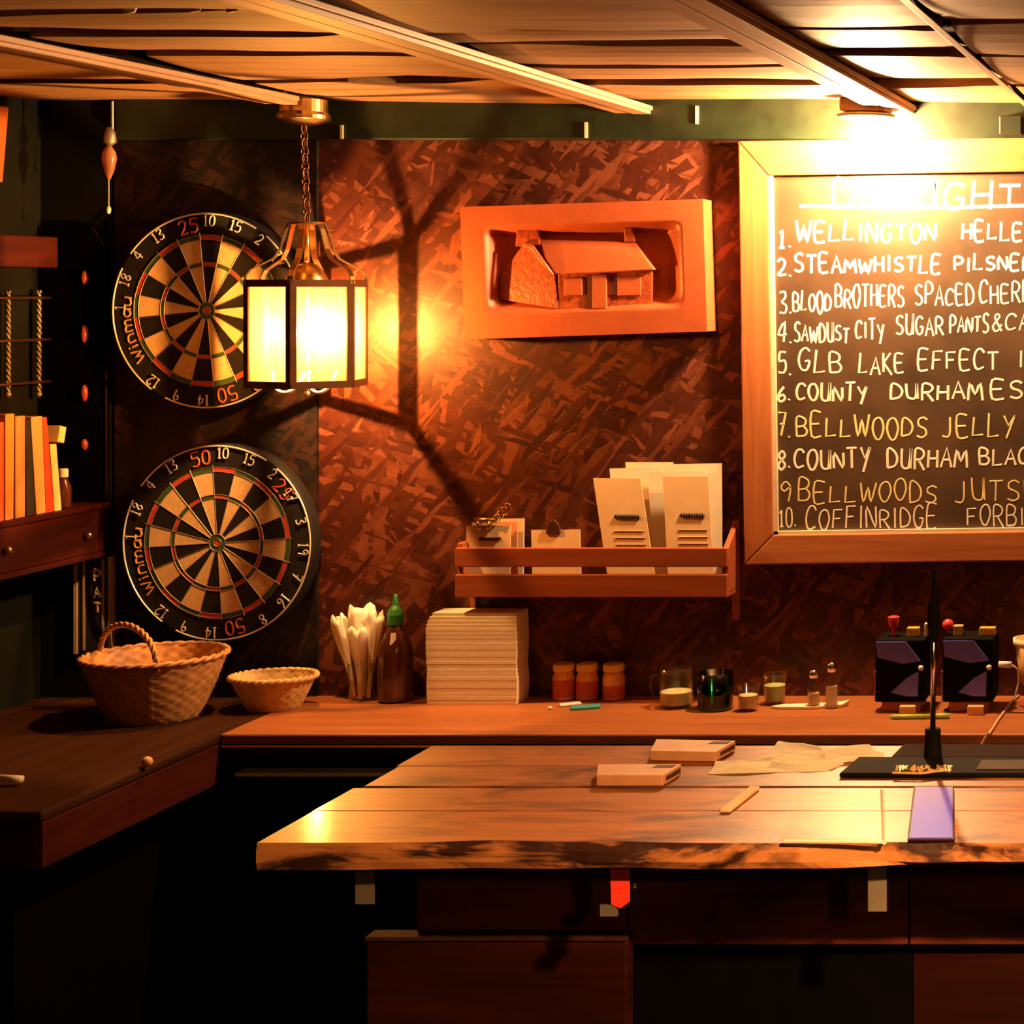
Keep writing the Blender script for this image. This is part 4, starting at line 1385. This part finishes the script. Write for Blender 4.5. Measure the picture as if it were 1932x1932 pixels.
# cutlery glass with rolled napkins
p, s = on_counter(683, 1322)
p.y -= .0; 
gl = solo('tumbler', MB().lathe(p, [(.024, .0004), (.026, .002), (.030, .085), (.0285, .085), (.0245, .006), (.0005, .006)], 28, cap=False), M['glass'], 'clear tumbler holding rolled paper napkins on the back counter', 'glass', smooth=True)
rolls = [(636, 1162, -.016, .002, 28, 'napkin roll leaning far left in the tumbler'), (672, 1147, -.003, .011, 50, 'tallest fat napkin roll in the tumbler'),
         (710, 1154, .015, -.002, 30, 'napkin roll leaning right in the tumbler'), (684, 1180, .002, -.012, 32, 'front napkin roll crossing the others in the tumbler')]
for k, (tx, ty, bx_, by_, wpx, lb) in enumerate(rolls):
    base = p + Vector((bx_, by_, .0075))
    top = Vector((XP(tx, p.y), p.y + by_ * 1.6, ZP(ty, p.y)))
    mb = MB(); ax = top - base; L = ax.length; ax.normalize()
    u = ax.cross(Vector((0, 1, 0))).normalized(); v_ = ax.cross(u)
    W2 = wpx * s / 2
    prof = [(0.0, .25), (.25, .30), (.45, .48), (.62, .72), (.78, .92), (.90, 1.0), (.97, .92), (.93, .45), (.84, .12)]
    n = 24; vs = []
    for t, rr in prof:
        for j in range(n):
            a = 2 * PI * j / n
            q = W2 * rr * (1 + .26 * math.sin(3 * a + k * 1.3 + t * 3) * t + .13 * math.sin(8 * a + k + 2 * t))
            tt = t + (.055 * math.sin(3 * a + 2 * k) + .035 * math.sin(5 * a + k)) * max(0, t - .6) * 2.2
            vs.append(base + ax * (L * tt) + u * q * math.cos(a) + v_ * q * .6 * math.sin(a))
    m = len(prof)
    fs = [(i * n + j, i * n + (j + 1) % n, (i + 1) * n + (j + 1) % n, (i + 1) * n + j) for i in range(m - 1) for j in range(n)]
    fs += [tuple(range(n - 1, -1, -1)), tuple((m - 1) * n + j for j in range(n))]
    mb.add(vs, fs)
    solo('napkin_roll', mb, M['napkin'], lb, 'napkin', 'rolled napkins in the tumbler', smooth=True)

# sauce bottle
p, s = on_counter(746, 1322)
bt = thing('sauce_bottle', 'dark brown sauce bottle with green nozzle cap on back counter', 'bottle', p)
build('bottle_body', MB().lathe(p, [(.028, .0005), (.036, .004), (.037, .012), (.036, .100), (.033, .122), (.024, .146), (.016, .160), (.014, .166)], 32), M['sauce'], bt, smooth=True)
build('nozzle_cap', MB().lathe(p, [(.0165, .1662), (.0170, .188), (.0125, .200), (.0065, .208), (.004, .228), (.002, .232)], 24), M['green_cap'], bt, smooth=False, bevel=.0006)
lbm = MB()
lbm.grid(6, 6, lambda u, v: (p.x + (.026 + .001) * math.sin(.15 + .5 * u - .1) * (1 - .25 * v) , p.y - (.0325) * math.cos(.15 + .5 * u - .1) * (1 - .28 * v) - .001, p.z + .118 + .034 * v))
build('label_sticker', lbm, M['porcelain'], bt)

# napkin stacks
pn, s = on_counter(0, 1329)
xa, xb = XP(806, pn.y), XP(974, pn.y)
zt_ = ZP(1150, pn.y + .05); zm = ZP(1262, pn.y)


def stack(x0, x1, y0, y1, z0, z1, n, seed, round_top=False):
    r_ = random.Random(seed); mb = MB()
    for i in range(n):
        a = z0 + (z1 - z0) * i / n; b = z0 + (z1 - z0) * (i + 1) / n
        j = r_.uniform(-.0003, .0003); g = r_.uniform(-.0002, .0002)
        ins = 0.0
        if round_top and i > n - 5:
            ins = (.0008, .0022, .005, .011)[i - (n - 4)]
        bulge = .002 * math.sin(PI * (i + .5) / n)
        mb.prism([(x0 + j + ins - bulge, y0 + g + ins * .5, a + .0001), (x1 + j + bulge, y0 + g + ins * .5, a + .0001), (x1 + j + bulge + .001, (y0 + y1) / 2, a + .0001), (x1 + j + bulge, y1, a + .0001), (x0 + j + ins - bulge, y1, a)], (0, 0, b - a - .0001))
    return mb


ng = 'stacked paper napkins'
solo('napkin_stack', stack(xa, xb, pn.y, pn.y + .07, CZ + .0003, zm, 9, 1), M['napkin'], 'lower pack of white paper napkins standing on the back counter', 'napkins', ng, bevel=.0005, seg=1)
solo('napkin_stack', stack(xa - .002, xb - .001, pn.y + .001, pn.y + .071, zm + .0012, zt_, 15, 2, True), M['napkin'], 'upper pack of white paper napkins lying on the lower pack', 'napkins', ng, bevel=.0005, seg=1)

# mustard jars
for px, lb, red in ((1064, 'left mustard jar of the three beside the napkins', .6), (1108, 'middle mustard jar of the three on the counter', .55), (1158, 'right mustard jar of the three nearest the glasses', .4)):
    p, s = on_counter(px, 1319)
    j = thing('condiment_jar', lb, 'jar', p, 'mustard jars on the back counter')
    h = 54 * s; rr = 20.5 * s
    build('jar_body', MB().lathe(p, [(rr * .85, .0004), (rr, .003), (rr, h * .78), (rr * .82, h * .95), (rr * .8, h)], 28), M['mustard'], j, smooth=True)
    build('jar_label', MB().lathe(p, [(rr * 1.012, h * .12), (rr * 1.012, h * (.12 + red))], 28, cap=False), M['red_label'], j, smooth=True)
    build('lid', MB().lathe(p, [(rr * .93, h + .0003), (rr * .96, h + .002), (rr * .96, h + .014), (rr * .88, h + .016)], 28), M['jar_lid'], j)

# teal packet and a scrap
p, s = on_counter(1105, 1337)
solo('sachet', MB().obox(p + Vector((0, 0, .0035)), .030, .012, .003, (0, 0, .35)), [M['teal']], 'teal sachet lying in front of the mustard jars', 'sachet', bevel=.002)
p, s = on_counter(1076, 1331)
solo('sachet', MB().obox(p + Vector((0, 0, .0028)), .022, .010, .0025, (0, 0, .5)), [M['paper']], 'white sachet lying against the teal one', 'sachet', bevel=.002)
p, s = on_counter(1038, 1339)
solo('crumpled_paper', MB().ball(p + Vector((0, 0, .004)), .005, 8, .8), M['paper'], 'tiny white paper crumb in front of the napkins', 'paper')


def cup_glass(name, label, px, row, top_row, rpx, mat, fill, fmat, fname, taper=.9, handle=False, group=None, cat='glass'):
    p, s = on_counter(px, row)
    r = thing(name, label, cat, p, group)
    R = rpx * s; h = ZP(top_row, p.y) - CZ
    build('glass_wall', MB().lathe(p, [(R * taper * .9, .0004), (R * taper, .003), (R, h), (R * .94, h), (R * taper * .92, .007), (.0005, .007)], 28, cap=False), mat, r, smooth=True)
    if fill:
        build(fname, MB().lathe(p, [(R * taper * .86, .0075), (R * (taper + (.93 - taper) * fill) * .96, h * fill), (.001, h * fill + .001)], 24), fmat, r, smooth=False)
    if handle:
        a = p + Vector((-R, 0, h * .8)); b = p + Vector((-R * .92, 0, h * .25))
        build('handle', MB().tube([a, a + Vector((-.012, 0, 0)), (a + b) / 2 + Vector((-.018, 0, 0)), b + Vector((-.012, 0, 0)), b], .003, 8), mat, r, smooth=True)
    return r


cup_glass('candle_jar', 'wide glass jar with a handle and pale wax at left of the green glass', 1276, 1334, 1258, 35, M['glass'], .4, M['wax'], 'wax', .85, True)
cup_glass('votive_glass', 'dark green votive glass between the wide jar and the small glass', 1350, 1338, 1268, 34, M['glass_green'], 0, None, '', .95)
cup_glass('small_glass', 'small clear glass of corks in front of the green glass', 1412, 1341, 1292, 21, M['glass'], .62, M['sugar'], 'corks', .85)
cup_glass('candle_glass', 'clear glass with green candle wax left of the two shakers', 1462, 1328, 1270, 25, M['glass'], .62, M['wax_green'], 'wax', .75)
# white dish with two shakers
p, s = on_counter(1526, 1336)
ds = MB()
q = [(-68, -4), (-46, -9), (10, -8), (60, 2), (70, 14), (40, 13), (-10, 10), (-50, 6)]
hgt = [.002, .002, .002, .003, .008, .003, .002, .002]
vs = [(p.x + a * s, p.y + b * s * 1.6, CZ + .0006) for a, b in q] + [(p.x + a * s * 1.04, p.y + b * s * 1.7, CZ + .004 + h_) for (a, b), h_ in zip(q, hgt)]
ds.add(vs, [tuple(range(7, -1, -1)), tuple(range(8, 16))] + [(i, (i + 1) % 8, 8 + (i + 1) % 8, 8 + i) for i in range(8)])
solo('paper_napkin', ds, M['paper'], 'white folded napkin under the two glass shakers', 'napkin')
for px, ty, fill, fm, lb in ((1535, 1264, .35, 'sugar', 'shorter pepper shaker on the white napkin'), (1569, 1250, .45, 'porcelain', 'taller salt shaker half full of white salt')):
    d = p.y
    c = Vector((XP(px, d), d, CZ + .0068)); h = ZP(ty, d) - c.z; R = 12.5 * s
    r = thing('shaker', lb, 'shaker', c, 'shakers on the back counter')
    build('glass_body', MB().lathe(c, [(R * .95, .0003), (R, .002), (R * .95, h * .45), (R * .62, h * .72), (R * .6, h * .78)], 20, cap=False), M['glass'], r, smooth=True)
    build('filling', MB().lathe(c, [(R * .86, .0015), (R * .86, h * fill), (.001, h * fill + .001)], 20), M[fm], r)
    build('cap', MB().lathe(c, [(R * .68, h * .785), (R * .72, h * .9), (R * .5, h), (.001, h + .001)], 20), M['chrome'], r, smooth=True)

# blue violet caddies
def caddy(x0, x1, ytop, ybot, label, caps):
    d = 4.02
    sdd = d / F
    xa, xb = XP(x0, d), XP(x1, d)
    zt_, w_ = ZP(ytop, d), XP(x1, d) - XP(x0, d)
    r = thing('table_caddy', label, 'caddy', ((xa + xb) / 2, d + .05, CZ), 'violet caddies on the back counter')
    dp = .105
    build('base_block', MB().box(xa + w_ * .12, xb - w_ * .1, d + .012, d + dp - .01, CZ + .0004, CZ + .022), M['rack_wood'], r, bevel=.002)
    build('box', MB().box(xa, xb, d + .006, d + dp, CZ + .0225, zt_), M['rubber'], r, bevel=.003)
    # violet card faces standing on the black box front
    def face(pts, t=.003):
        q = [Vector((xa + w_ * u, d + .0055, CZ + .0225 + (zt_ - CZ - .0225) * v)) for u, v in pts]
        return MB().prism(q, (0, -t, 0))
    build('violet_flap', face([(.02, .97), (.05, .72), (.55, .62), (.92, .66), (.62, .97)]), M['purple'], r)
    build('violet_panel', face([(.32, .16), (.62, .10), (.86, .10), (.88, .50), (.62, .38)]), M['purple'], r)
    build('side_strip', MB().prism([Vector((xa - .004, d + .02, CZ + .022)), Vector((xa - .004, d + .05, CZ + .022)), Vector((xa - .004, d + .05, CZ + .085)), Vector((xa - .004, d + .02, CZ + .085))], (.0035, 0, 0)), M['cup'], r)
    build('toggle', MB().ball((xa + w_ * .93, d - .001, CZ + .022 + (zt_ - CZ - .022) * .56), .006, 10), M['porcelain'], r, smooth=True)
    build('front_block', MB().box(xa + w_ * .52, xa + w_ * .84, d - .018, d - .0015, CZ + .0005, CZ + .019), M['cup'], r, bevel=.002)
    for u, v, rad, hgt_, mt, shp in caps:
        cx_ = xa + w_ * u
        cz_ = zt_ + v
        if shp == 'ball':
            build('round_cap', MB().ball((cx_, d + .05, cz_), rad, 14).tube([(cx_, d + .05, zt_ - .002), (cx_, d + .05, cz_)], .004, 6), M[mt], r, smooth=True)
        elif shp == 'tulip':
            build('flared_cap', MB().lathe((cx_, d + .05, zt_), [(.004, -.002), (.004, v - hgt_ / 2), (rad * .8, v - hgt_ / 2 + .002), (rad, v + hgt_ / 2), (rad * .6, v + hgt_ / 2 + .002)], 16), M[mt], r, smooth=False)
        else:
            build('block_cap', MB().box(cx_ - rad, cx_ + rad, d + .04, d + .06, zt_ + .0003, zt_ + v + hgt_ / 2), M[mt], r, bevel=.0015)
    return r


caddy(1650, 1744, 1208, 1335, 'left violet and black caddy with red flared cap on counter', [(.30, .030, .013, .022, 'red', 'tulip'), (.70, .012, .013, .014, 'yellow', 'block'), (.96, .018, .003, .02, 'porcelain', 'block')])
caddy(1777, 1873, 1206, 1335, 'right violet and black caddy with round red cap on counter', [(.05, .022, .0125, .02, 'red', 'ball'), (.26, .014, .010, .014, 'cup', 'block'), (.84, .012, .017, .010, 'yellow', 'block')])
wp = MB(); pa = W(1888, 1253, 4.03)
wp.tube([W(1884, 1253, 4.03), W(1908, 1254, 4.03)], .007, 8)
wp.tube([W(1908, 1254, 4.03), W(1920, 1262, 4.04), W(1922, 1285, 4.05), W(1916, 1312, 4.06), W(1900, depth_on(1, 1) and 1336, depth_on(1336, .8915 - .003))], .002, 6)
solo('white_plug', wp, M['white_plastic'], 'white plug on a thin lead beside the right caddy', 'plug', smooth=True)
# tan cup on a dark stand at the right edge
cd = 4.10
cu = thing('tan_cup', 'tan tapered cup on a dark stand at the right frame edge', 'cup', (XP(1952, cd), cd, CZ))
zc0, zc1 = ZP(1290, cd), ZP(1204, cd)
build('cup_wall', MB().lathe((XP(1952, cd), cd, 0), [(.026, zc0), (.030, zc0 + .004), (.044, zc1), (.041, zc1), (.026, zc0 + .006), (.0005, zc0 + .006)], 32, cap=False), M['cup'], cu, smooth=True)
build('cup_rim', MB().lathe((XP(1952, cd), cd, 0), [(.043, zc1 - .016), (.0465, zc1 - .010), (.0465, zc1 + .001), (.042, zc1 + .001)], 32, cap=False), M['bead'], cu, smooth=True)
build('stand', MB().lathe((XP(1952, cd), cd, 0), [(.034, CZ + .0004), (.034, CZ + .006), (.010, CZ + .012), (.010, zc0 - .004), (.024, zc0 - .0003)], 24), M['rack_wood'], cu, smooth=True)
cb = MB()
d_e = CF - .006
cpts = [W(1922, 1312, depth_on(1312, .8915 - .003)), W(1905, 1327, depth_on(1327, .8915 - .003)), W(1884, 1357, depth_on(1357, .8915 - .003)), W(1866, 1385, depth_on(1385, .8915 - .003)), W(1862, 1389, d_e), W(1850, 1408, d_e - .004), W(1834, 1434, d_e - .004), W(1818, 1462, d_e - .004)]
cb.tube(cpts, .0028, 6)
solo('power_cord', cb, M['cord'], 'pale cord running from the tan cup over the counter edge', 'cord', smooth=True)
p, s = on_counter(1733, 1357)
pe = thing('pen', 'lime green pen lying on the counter before the caddies', 'pen', p)
build('barrel', MB().tube([p + Vector((-.060, 0, .0052)), p + Vector((-.052, 0, .0052)), p + Vector((.030, .004, .0052))], [.002, .005, .005], 10), M['lime'], pe, smooth=True)
build('cap', MB().tube([p + Vector((.0302, .004, .0058)), p + Vector((.063, .006, .0058))], .0056, 10), M['lime'], pe, smooth=True)

# ================================================================== THINGS ON THE BAR
def on_bar(px, row, up=0.0):
    d = depth_on(row, .58 - up)
    return Vector((XP(px, d), d, BZ + up))


def bar_slab(corners, th, lift=.0006):
    q = [on_bar(a, b) for a, b in corners]
    q = [Vector((v.x, v.y, BZ + lift)) for v in q]
    return MB().prism(q, (0, 0, th))


def box_open(name, label, c0, c1, c2, c3, th):
    q = [on_bar(*c) for c in (c0, c1, c2, c3)]
    lo = Vector((min(v.x for v in q), min(v.y for v in q), BZ)); hi = Vector((max(v.x for v in q), max(v.y for v in q), BZ))
    r = thing(name, label, 'box', ((lo.x + hi.x) / 2, (lo.y + hi.y) / 2, BZ), 'small tan card boxes on the bar')
    build('box_shell', MB().prism([Vector((v.x, v.y, BZ + .0006)) for v in q], (0, 0, th)), M['tan_card'], r, bevel=.001)
    e0, e1 = q[1], q[2]
    m = [Vector((e0.x + .0006, e0.y + .006, BZ + .004)), Vector((e1.x + .0006, e1.y - .006, BZ + .004)), Vector((e1.x + .0006, e1.y - .006, BZ + th - .003)), Vector((e0.x + .0006, e0.y + .006, BZ + th - .003))]
    build('dark_end', MB().prism(m, (-.004, 0, 0)), M['card_dark'], r)
    cu_ = [Vector((q[2].x - .030, q[2].y - .018, BZ + th + .0007)), Vector((q[2].x - .006, q[2].y - .018, BZ + th + .0007)), Vector((q[2].x - .004, q[2].y - .006, BZ + th + .0007)), Vector((q[2].x - .026, q[2].y - .006, BZ + th + .0007))]
    build('thumb_notch', MB().prism(cu_, (0, 0, .0004)), M['card_dark'], r)
    return r


box_open('card_box', 'nearer small tan card box on the bar planks', (1125, 1484), (1250, 1484), (1286, 1462), (1128, 1462), .0125)
box_open('card_box', 'farther small tan card box by the papers on bar', (1226, 1436), (1350, 1438), (1388, 1416), (1238, 1413), .012)
pg_ = MB()
sheets = [([(1336, 1461), (1560, 1456), (1592, 1443), (1440, 1436), (1352, 1446)], .0008, 'lower cream paper sheet lying left of the black bar mat'),
          ([(1438, 1440), (1560, 1443), (1668, 1430), (1640, 1420), (1470, 1414)], .0100, 'upper crumpled cream napkin behind the lower paper sheet')]
for k, (cs, lift, lb) in enumerate(sheets):
    q = [on_bar(a, b) for a, b in cs]
    mb = MB(); m = 12
    cx_ = sum((v for v in q), Vector()) / len(q)
    vs = []
    per = []
    for i in range(len(q)):
        a, b = q[i], q[(i + 1) % len(q)]
        for j in range(m):
            per.append(a.lerp(b, j / m))
    for ri, f in enumerate((1.0, .66, .33)):
        for j, v in enumerate(per):
            w_ = cx_.lerp(v, f)
            vs.append(Vector((w_.x, w_.y, BZ + .0008 + (.004 + .003 * math.sin(j * .55 + ri)) * (1 if f < 1 else .5 + .5 * math.sin(j * .41)) + (.004 if k else 0))))
    N = len(per)
    vs = [Vector((v.x, v.y, max(v.z, BZ + .0007))) for v in vs] + [Vector((cx_.x, cx_.y, BZ + .008))]
    fs = [(r_ * N + j, r_ * N + (j + 1) % N, (r_ + 1) * N + (j + 1) % N, (r_ + 1) * N + j) for r_ in range(2) for j in range(N)]
    fs += [(2 * N + j, 2 * N + (j + 1) % N, 3 * N) for j in range(N)]
    b0 = len(vs)
    vs += [Vector((v.x, v.y, BZ + .0005)) for v in per]
    fs += [(j, b0 + j, b0 + (j + 1) % N, (j + 1) % N) for j in range(N)] + [tuple(range(b0, b0 + N))]
    mb.add(vs, fs)
    solo('paper_sheet', mb, M['paper'], lb, 'paper')
stp = MB(); a, b = on_bar(1368, 1534), on_bar(1424, 1490)
stp.obox((a + b) / 2 + Vector((0, 0, .0025)), (b - a).length / 2, .006, .002, (0, 0, math.atan2(b.y - a.y, b.x - a.x)))
solo('paper_strip', stp, M['paper_tan'], 'narrow pale paper strip lying diagonally across the planks', 'paper strip', bevel=.001)
# bar mat
bm_ = thing('bar_mat', 'black bar mat with gold lettering on the bar', 'bar mat', on_bar(1850, 1450))
q = [(1583, 1469), (2260, 1469), (2260, 1440), (1620, 1437)]
build('mat_base', bar_slab(q, .006), M['rubber'], bm_, bevel=.002)
q = [(1680, 1437.5), (2260, 1437.5), (2260, 1414), (1705, 1412)]
build('mat_back', bar_slab(q, .0055), M['mat_red'], bm_, bevel=.002)
q = [(1842, 1463), (2200, 1463), (2200, 1446), (1852, 1446)]
build('ribbed_insert', bar_slab(q, .0012, .0068), M['mat_brown'], bm_)
gt = MB(); rg = random.Random(4)
xg = 1690
while xg < 1792:
    w_ = rg.uniform(6, 12)
    pts = [on_bar(xg + rg.uniform(0, w_), 1457 - rg.uniform(0, 13), .0072) for _ in range(5)]
    gt.tube(pts, .0014, 5)
    xg += w_ * .9
gt.tube([on_bar(1684, 1458, .0072), on_bar(1735, 1459, .0072), on_bar(1795, 1453, .0072)], .0014, 5)
build('gold_lettering', gt, M['gold'], bm_)
# slim stand
sb = on_bar(1760, 1436); sb.z = BZ + .0066
std = thing('clip_stand', 'slim chrome stand with black sleeve and dark clip on bar mat', 'stand', sb)
kx = sb.y / F
build('sleeve', MB().lathe(sb, [(.011, .0004), (.0112, .004), (.0098, .018), (.0098, .033), (.008, .034)], 20), M['rubber'], std, smooth=False)
build('pole', MB().tube([sb + Vector((0, 0, .034)), sb + Vector((.001, 0, .19))], .0034, 10), M['chrome'], std, smooth=True)
hd_ = MB()
z0_ = (1436 - 1215) * kx
hd_.lathe(sb + Vector((.001, 0, 0)), [(.004, z0_ - .004), (.006, z0_ + .006), (.008, z0_ + .018), (.0085, z0_ + .030), (.007, z0_ + .044), (.003, z0_ + .054), (.0018, z0_ + .085)], 18)
build('clip_head', hd_, M['rubber'], std, smooth=True)
# clear acrylic sheet
ac = thing('acrylic_sheet', 'clear acrylic sheet with white rods as edge highlights lying near the bar front', 'sheet', on_bar(1580, 1545))
q = [(1470, 1586), (1668, 1588), (1664, 1492), (1512, 1490)]
build('sheet_body', bar_slab(q, .0022), M['glass_edge'], ac)
e = MB()  # white rods painted in for the highlights along two edges
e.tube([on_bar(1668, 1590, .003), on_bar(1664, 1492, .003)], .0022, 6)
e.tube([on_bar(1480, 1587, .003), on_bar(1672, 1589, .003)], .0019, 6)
build('edge_highlight', e, M['porcelain'], ac)
# purple light patch on the bar, painted as a glowing slab
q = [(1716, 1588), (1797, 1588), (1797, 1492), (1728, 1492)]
patch = thing('light_patch', 'glowing lavender blue slab standing in for a light patch on bar', 'light_patch', on_bar(1757, 1540))
build('patch_base', bar_slab([(1712, 1590), (1801, 1590), (1800, 1489), (1724, 1489)], .003), M['red_wood'], patch, bevel=.0008)
build('patch_glow', bar_slab(q, .0006, .0037), M['patch_glow'], patch)

# ================================================================== SMALL CEILING AND BEAM THINGS
for k, (px, y0_, y1_, lb) in enumerate(((645, 236, 262, 'pale clip on the green beam right of the lantern chain'), (1106, 231, 260, 'pale clip on the green beam above the cottage plaque'), (1315, 200, 234, 'pale clip on the green beam left of the bare bulb'))):
    d = 4.163
    solo('cable_clip', MB().box(XP(px - 2.5, d), XP(px + 2.5, d), d - .003, d + .0018, ZP(y1_, d), ZP(y0_, d)), M['bead'], lb, 'clip', 'clips on the green beam')
d = 4.15
br = MB().box(XP(1886, d), XP(1929, d), d - .012, 4.1648, ZP(254, d), ZP(219, d))
solo('junction_box', br, M['green_beam'], 'green painted box on the beam right of the bare bulb', 'box', bevel=.003)
for k, (px, py, lb) in enumerate(((238, 22, 'leftmost pale ceiling hook at the top edge of frame'), (360, 20, 'middle pale ceiling hook at the top edge of frame'), (430, 20, 'rightmost pale ceiling hook at the top edge of frame'))):
    d = 2.80
    xx, zz = XP(px, d), ZP(py, d)
    mb = MB().tube([(xx + .012 * k * .3, d, CEIL + .012), (xx, d, zz + .012), (xx + .004, d - .004, zz), (xx + .012, d - .004, zz + .002), (xx + .014, d - .002, zz + .010)], .005, 8)
    solo('ceiling_hook', mb, M['bead'], lb, 'hook', 'hooks in the ceiling boards', smooth=True)

# ================================================================== SHADED LAMPS OVER THE BAR (right of the frame)
for k, (lx, ly, lb) in enumerate(((.25, 1.15, 'dark shaded pendant lamp over the bar nearest the chalkboard'), (1.20, 1.15, 'dark shaded pendant lamp over the bar farther right'))):
    r = thing('shaded_lamp', lb, 'pendant lamp', (lx, ly, 1.80), 'shaded lamps over the bar')
    build('shade', MB().lathe((lx, ly, 0), [(.13, 1.80), (.128, 1.803), (.04, 1.90), (.02, 1.915), (.018, 1.91), (.036, 1.895), (.12, 1.806)], 32, cap=False), M['shade'], r, smooth=True)
    build('flex', MB().tube([(lx, ly, 1.91), (lx, ly, CEIL)], .004, 6), M['rubber'], r)
    build('bulb', MB().ball((lx, ly, 1.865), .03, 16), M['bar_bulb'], r, smooth=True)

rl_ = thing('fill_globe', 'unseen round fill lamp added on the ceiling behind the viewer', 'ceiling lamp', (.9, -.3, CEIL - .16))  # unseen fill lamp, added to brighten the bar front
build('globe', MB().ball((.9, -.3, CEIL - .10), .06, 20), M['globe'], rl_, smooth=True)
build('ceiling_plate', MB().lathe((.9, -.3, 0), [(.05, CEIL - .042), (.05, CEIL - .01)], 24), M['brass'], rl_)
for o in COL.objects:
    if '_org' in o:
        del o['_org']
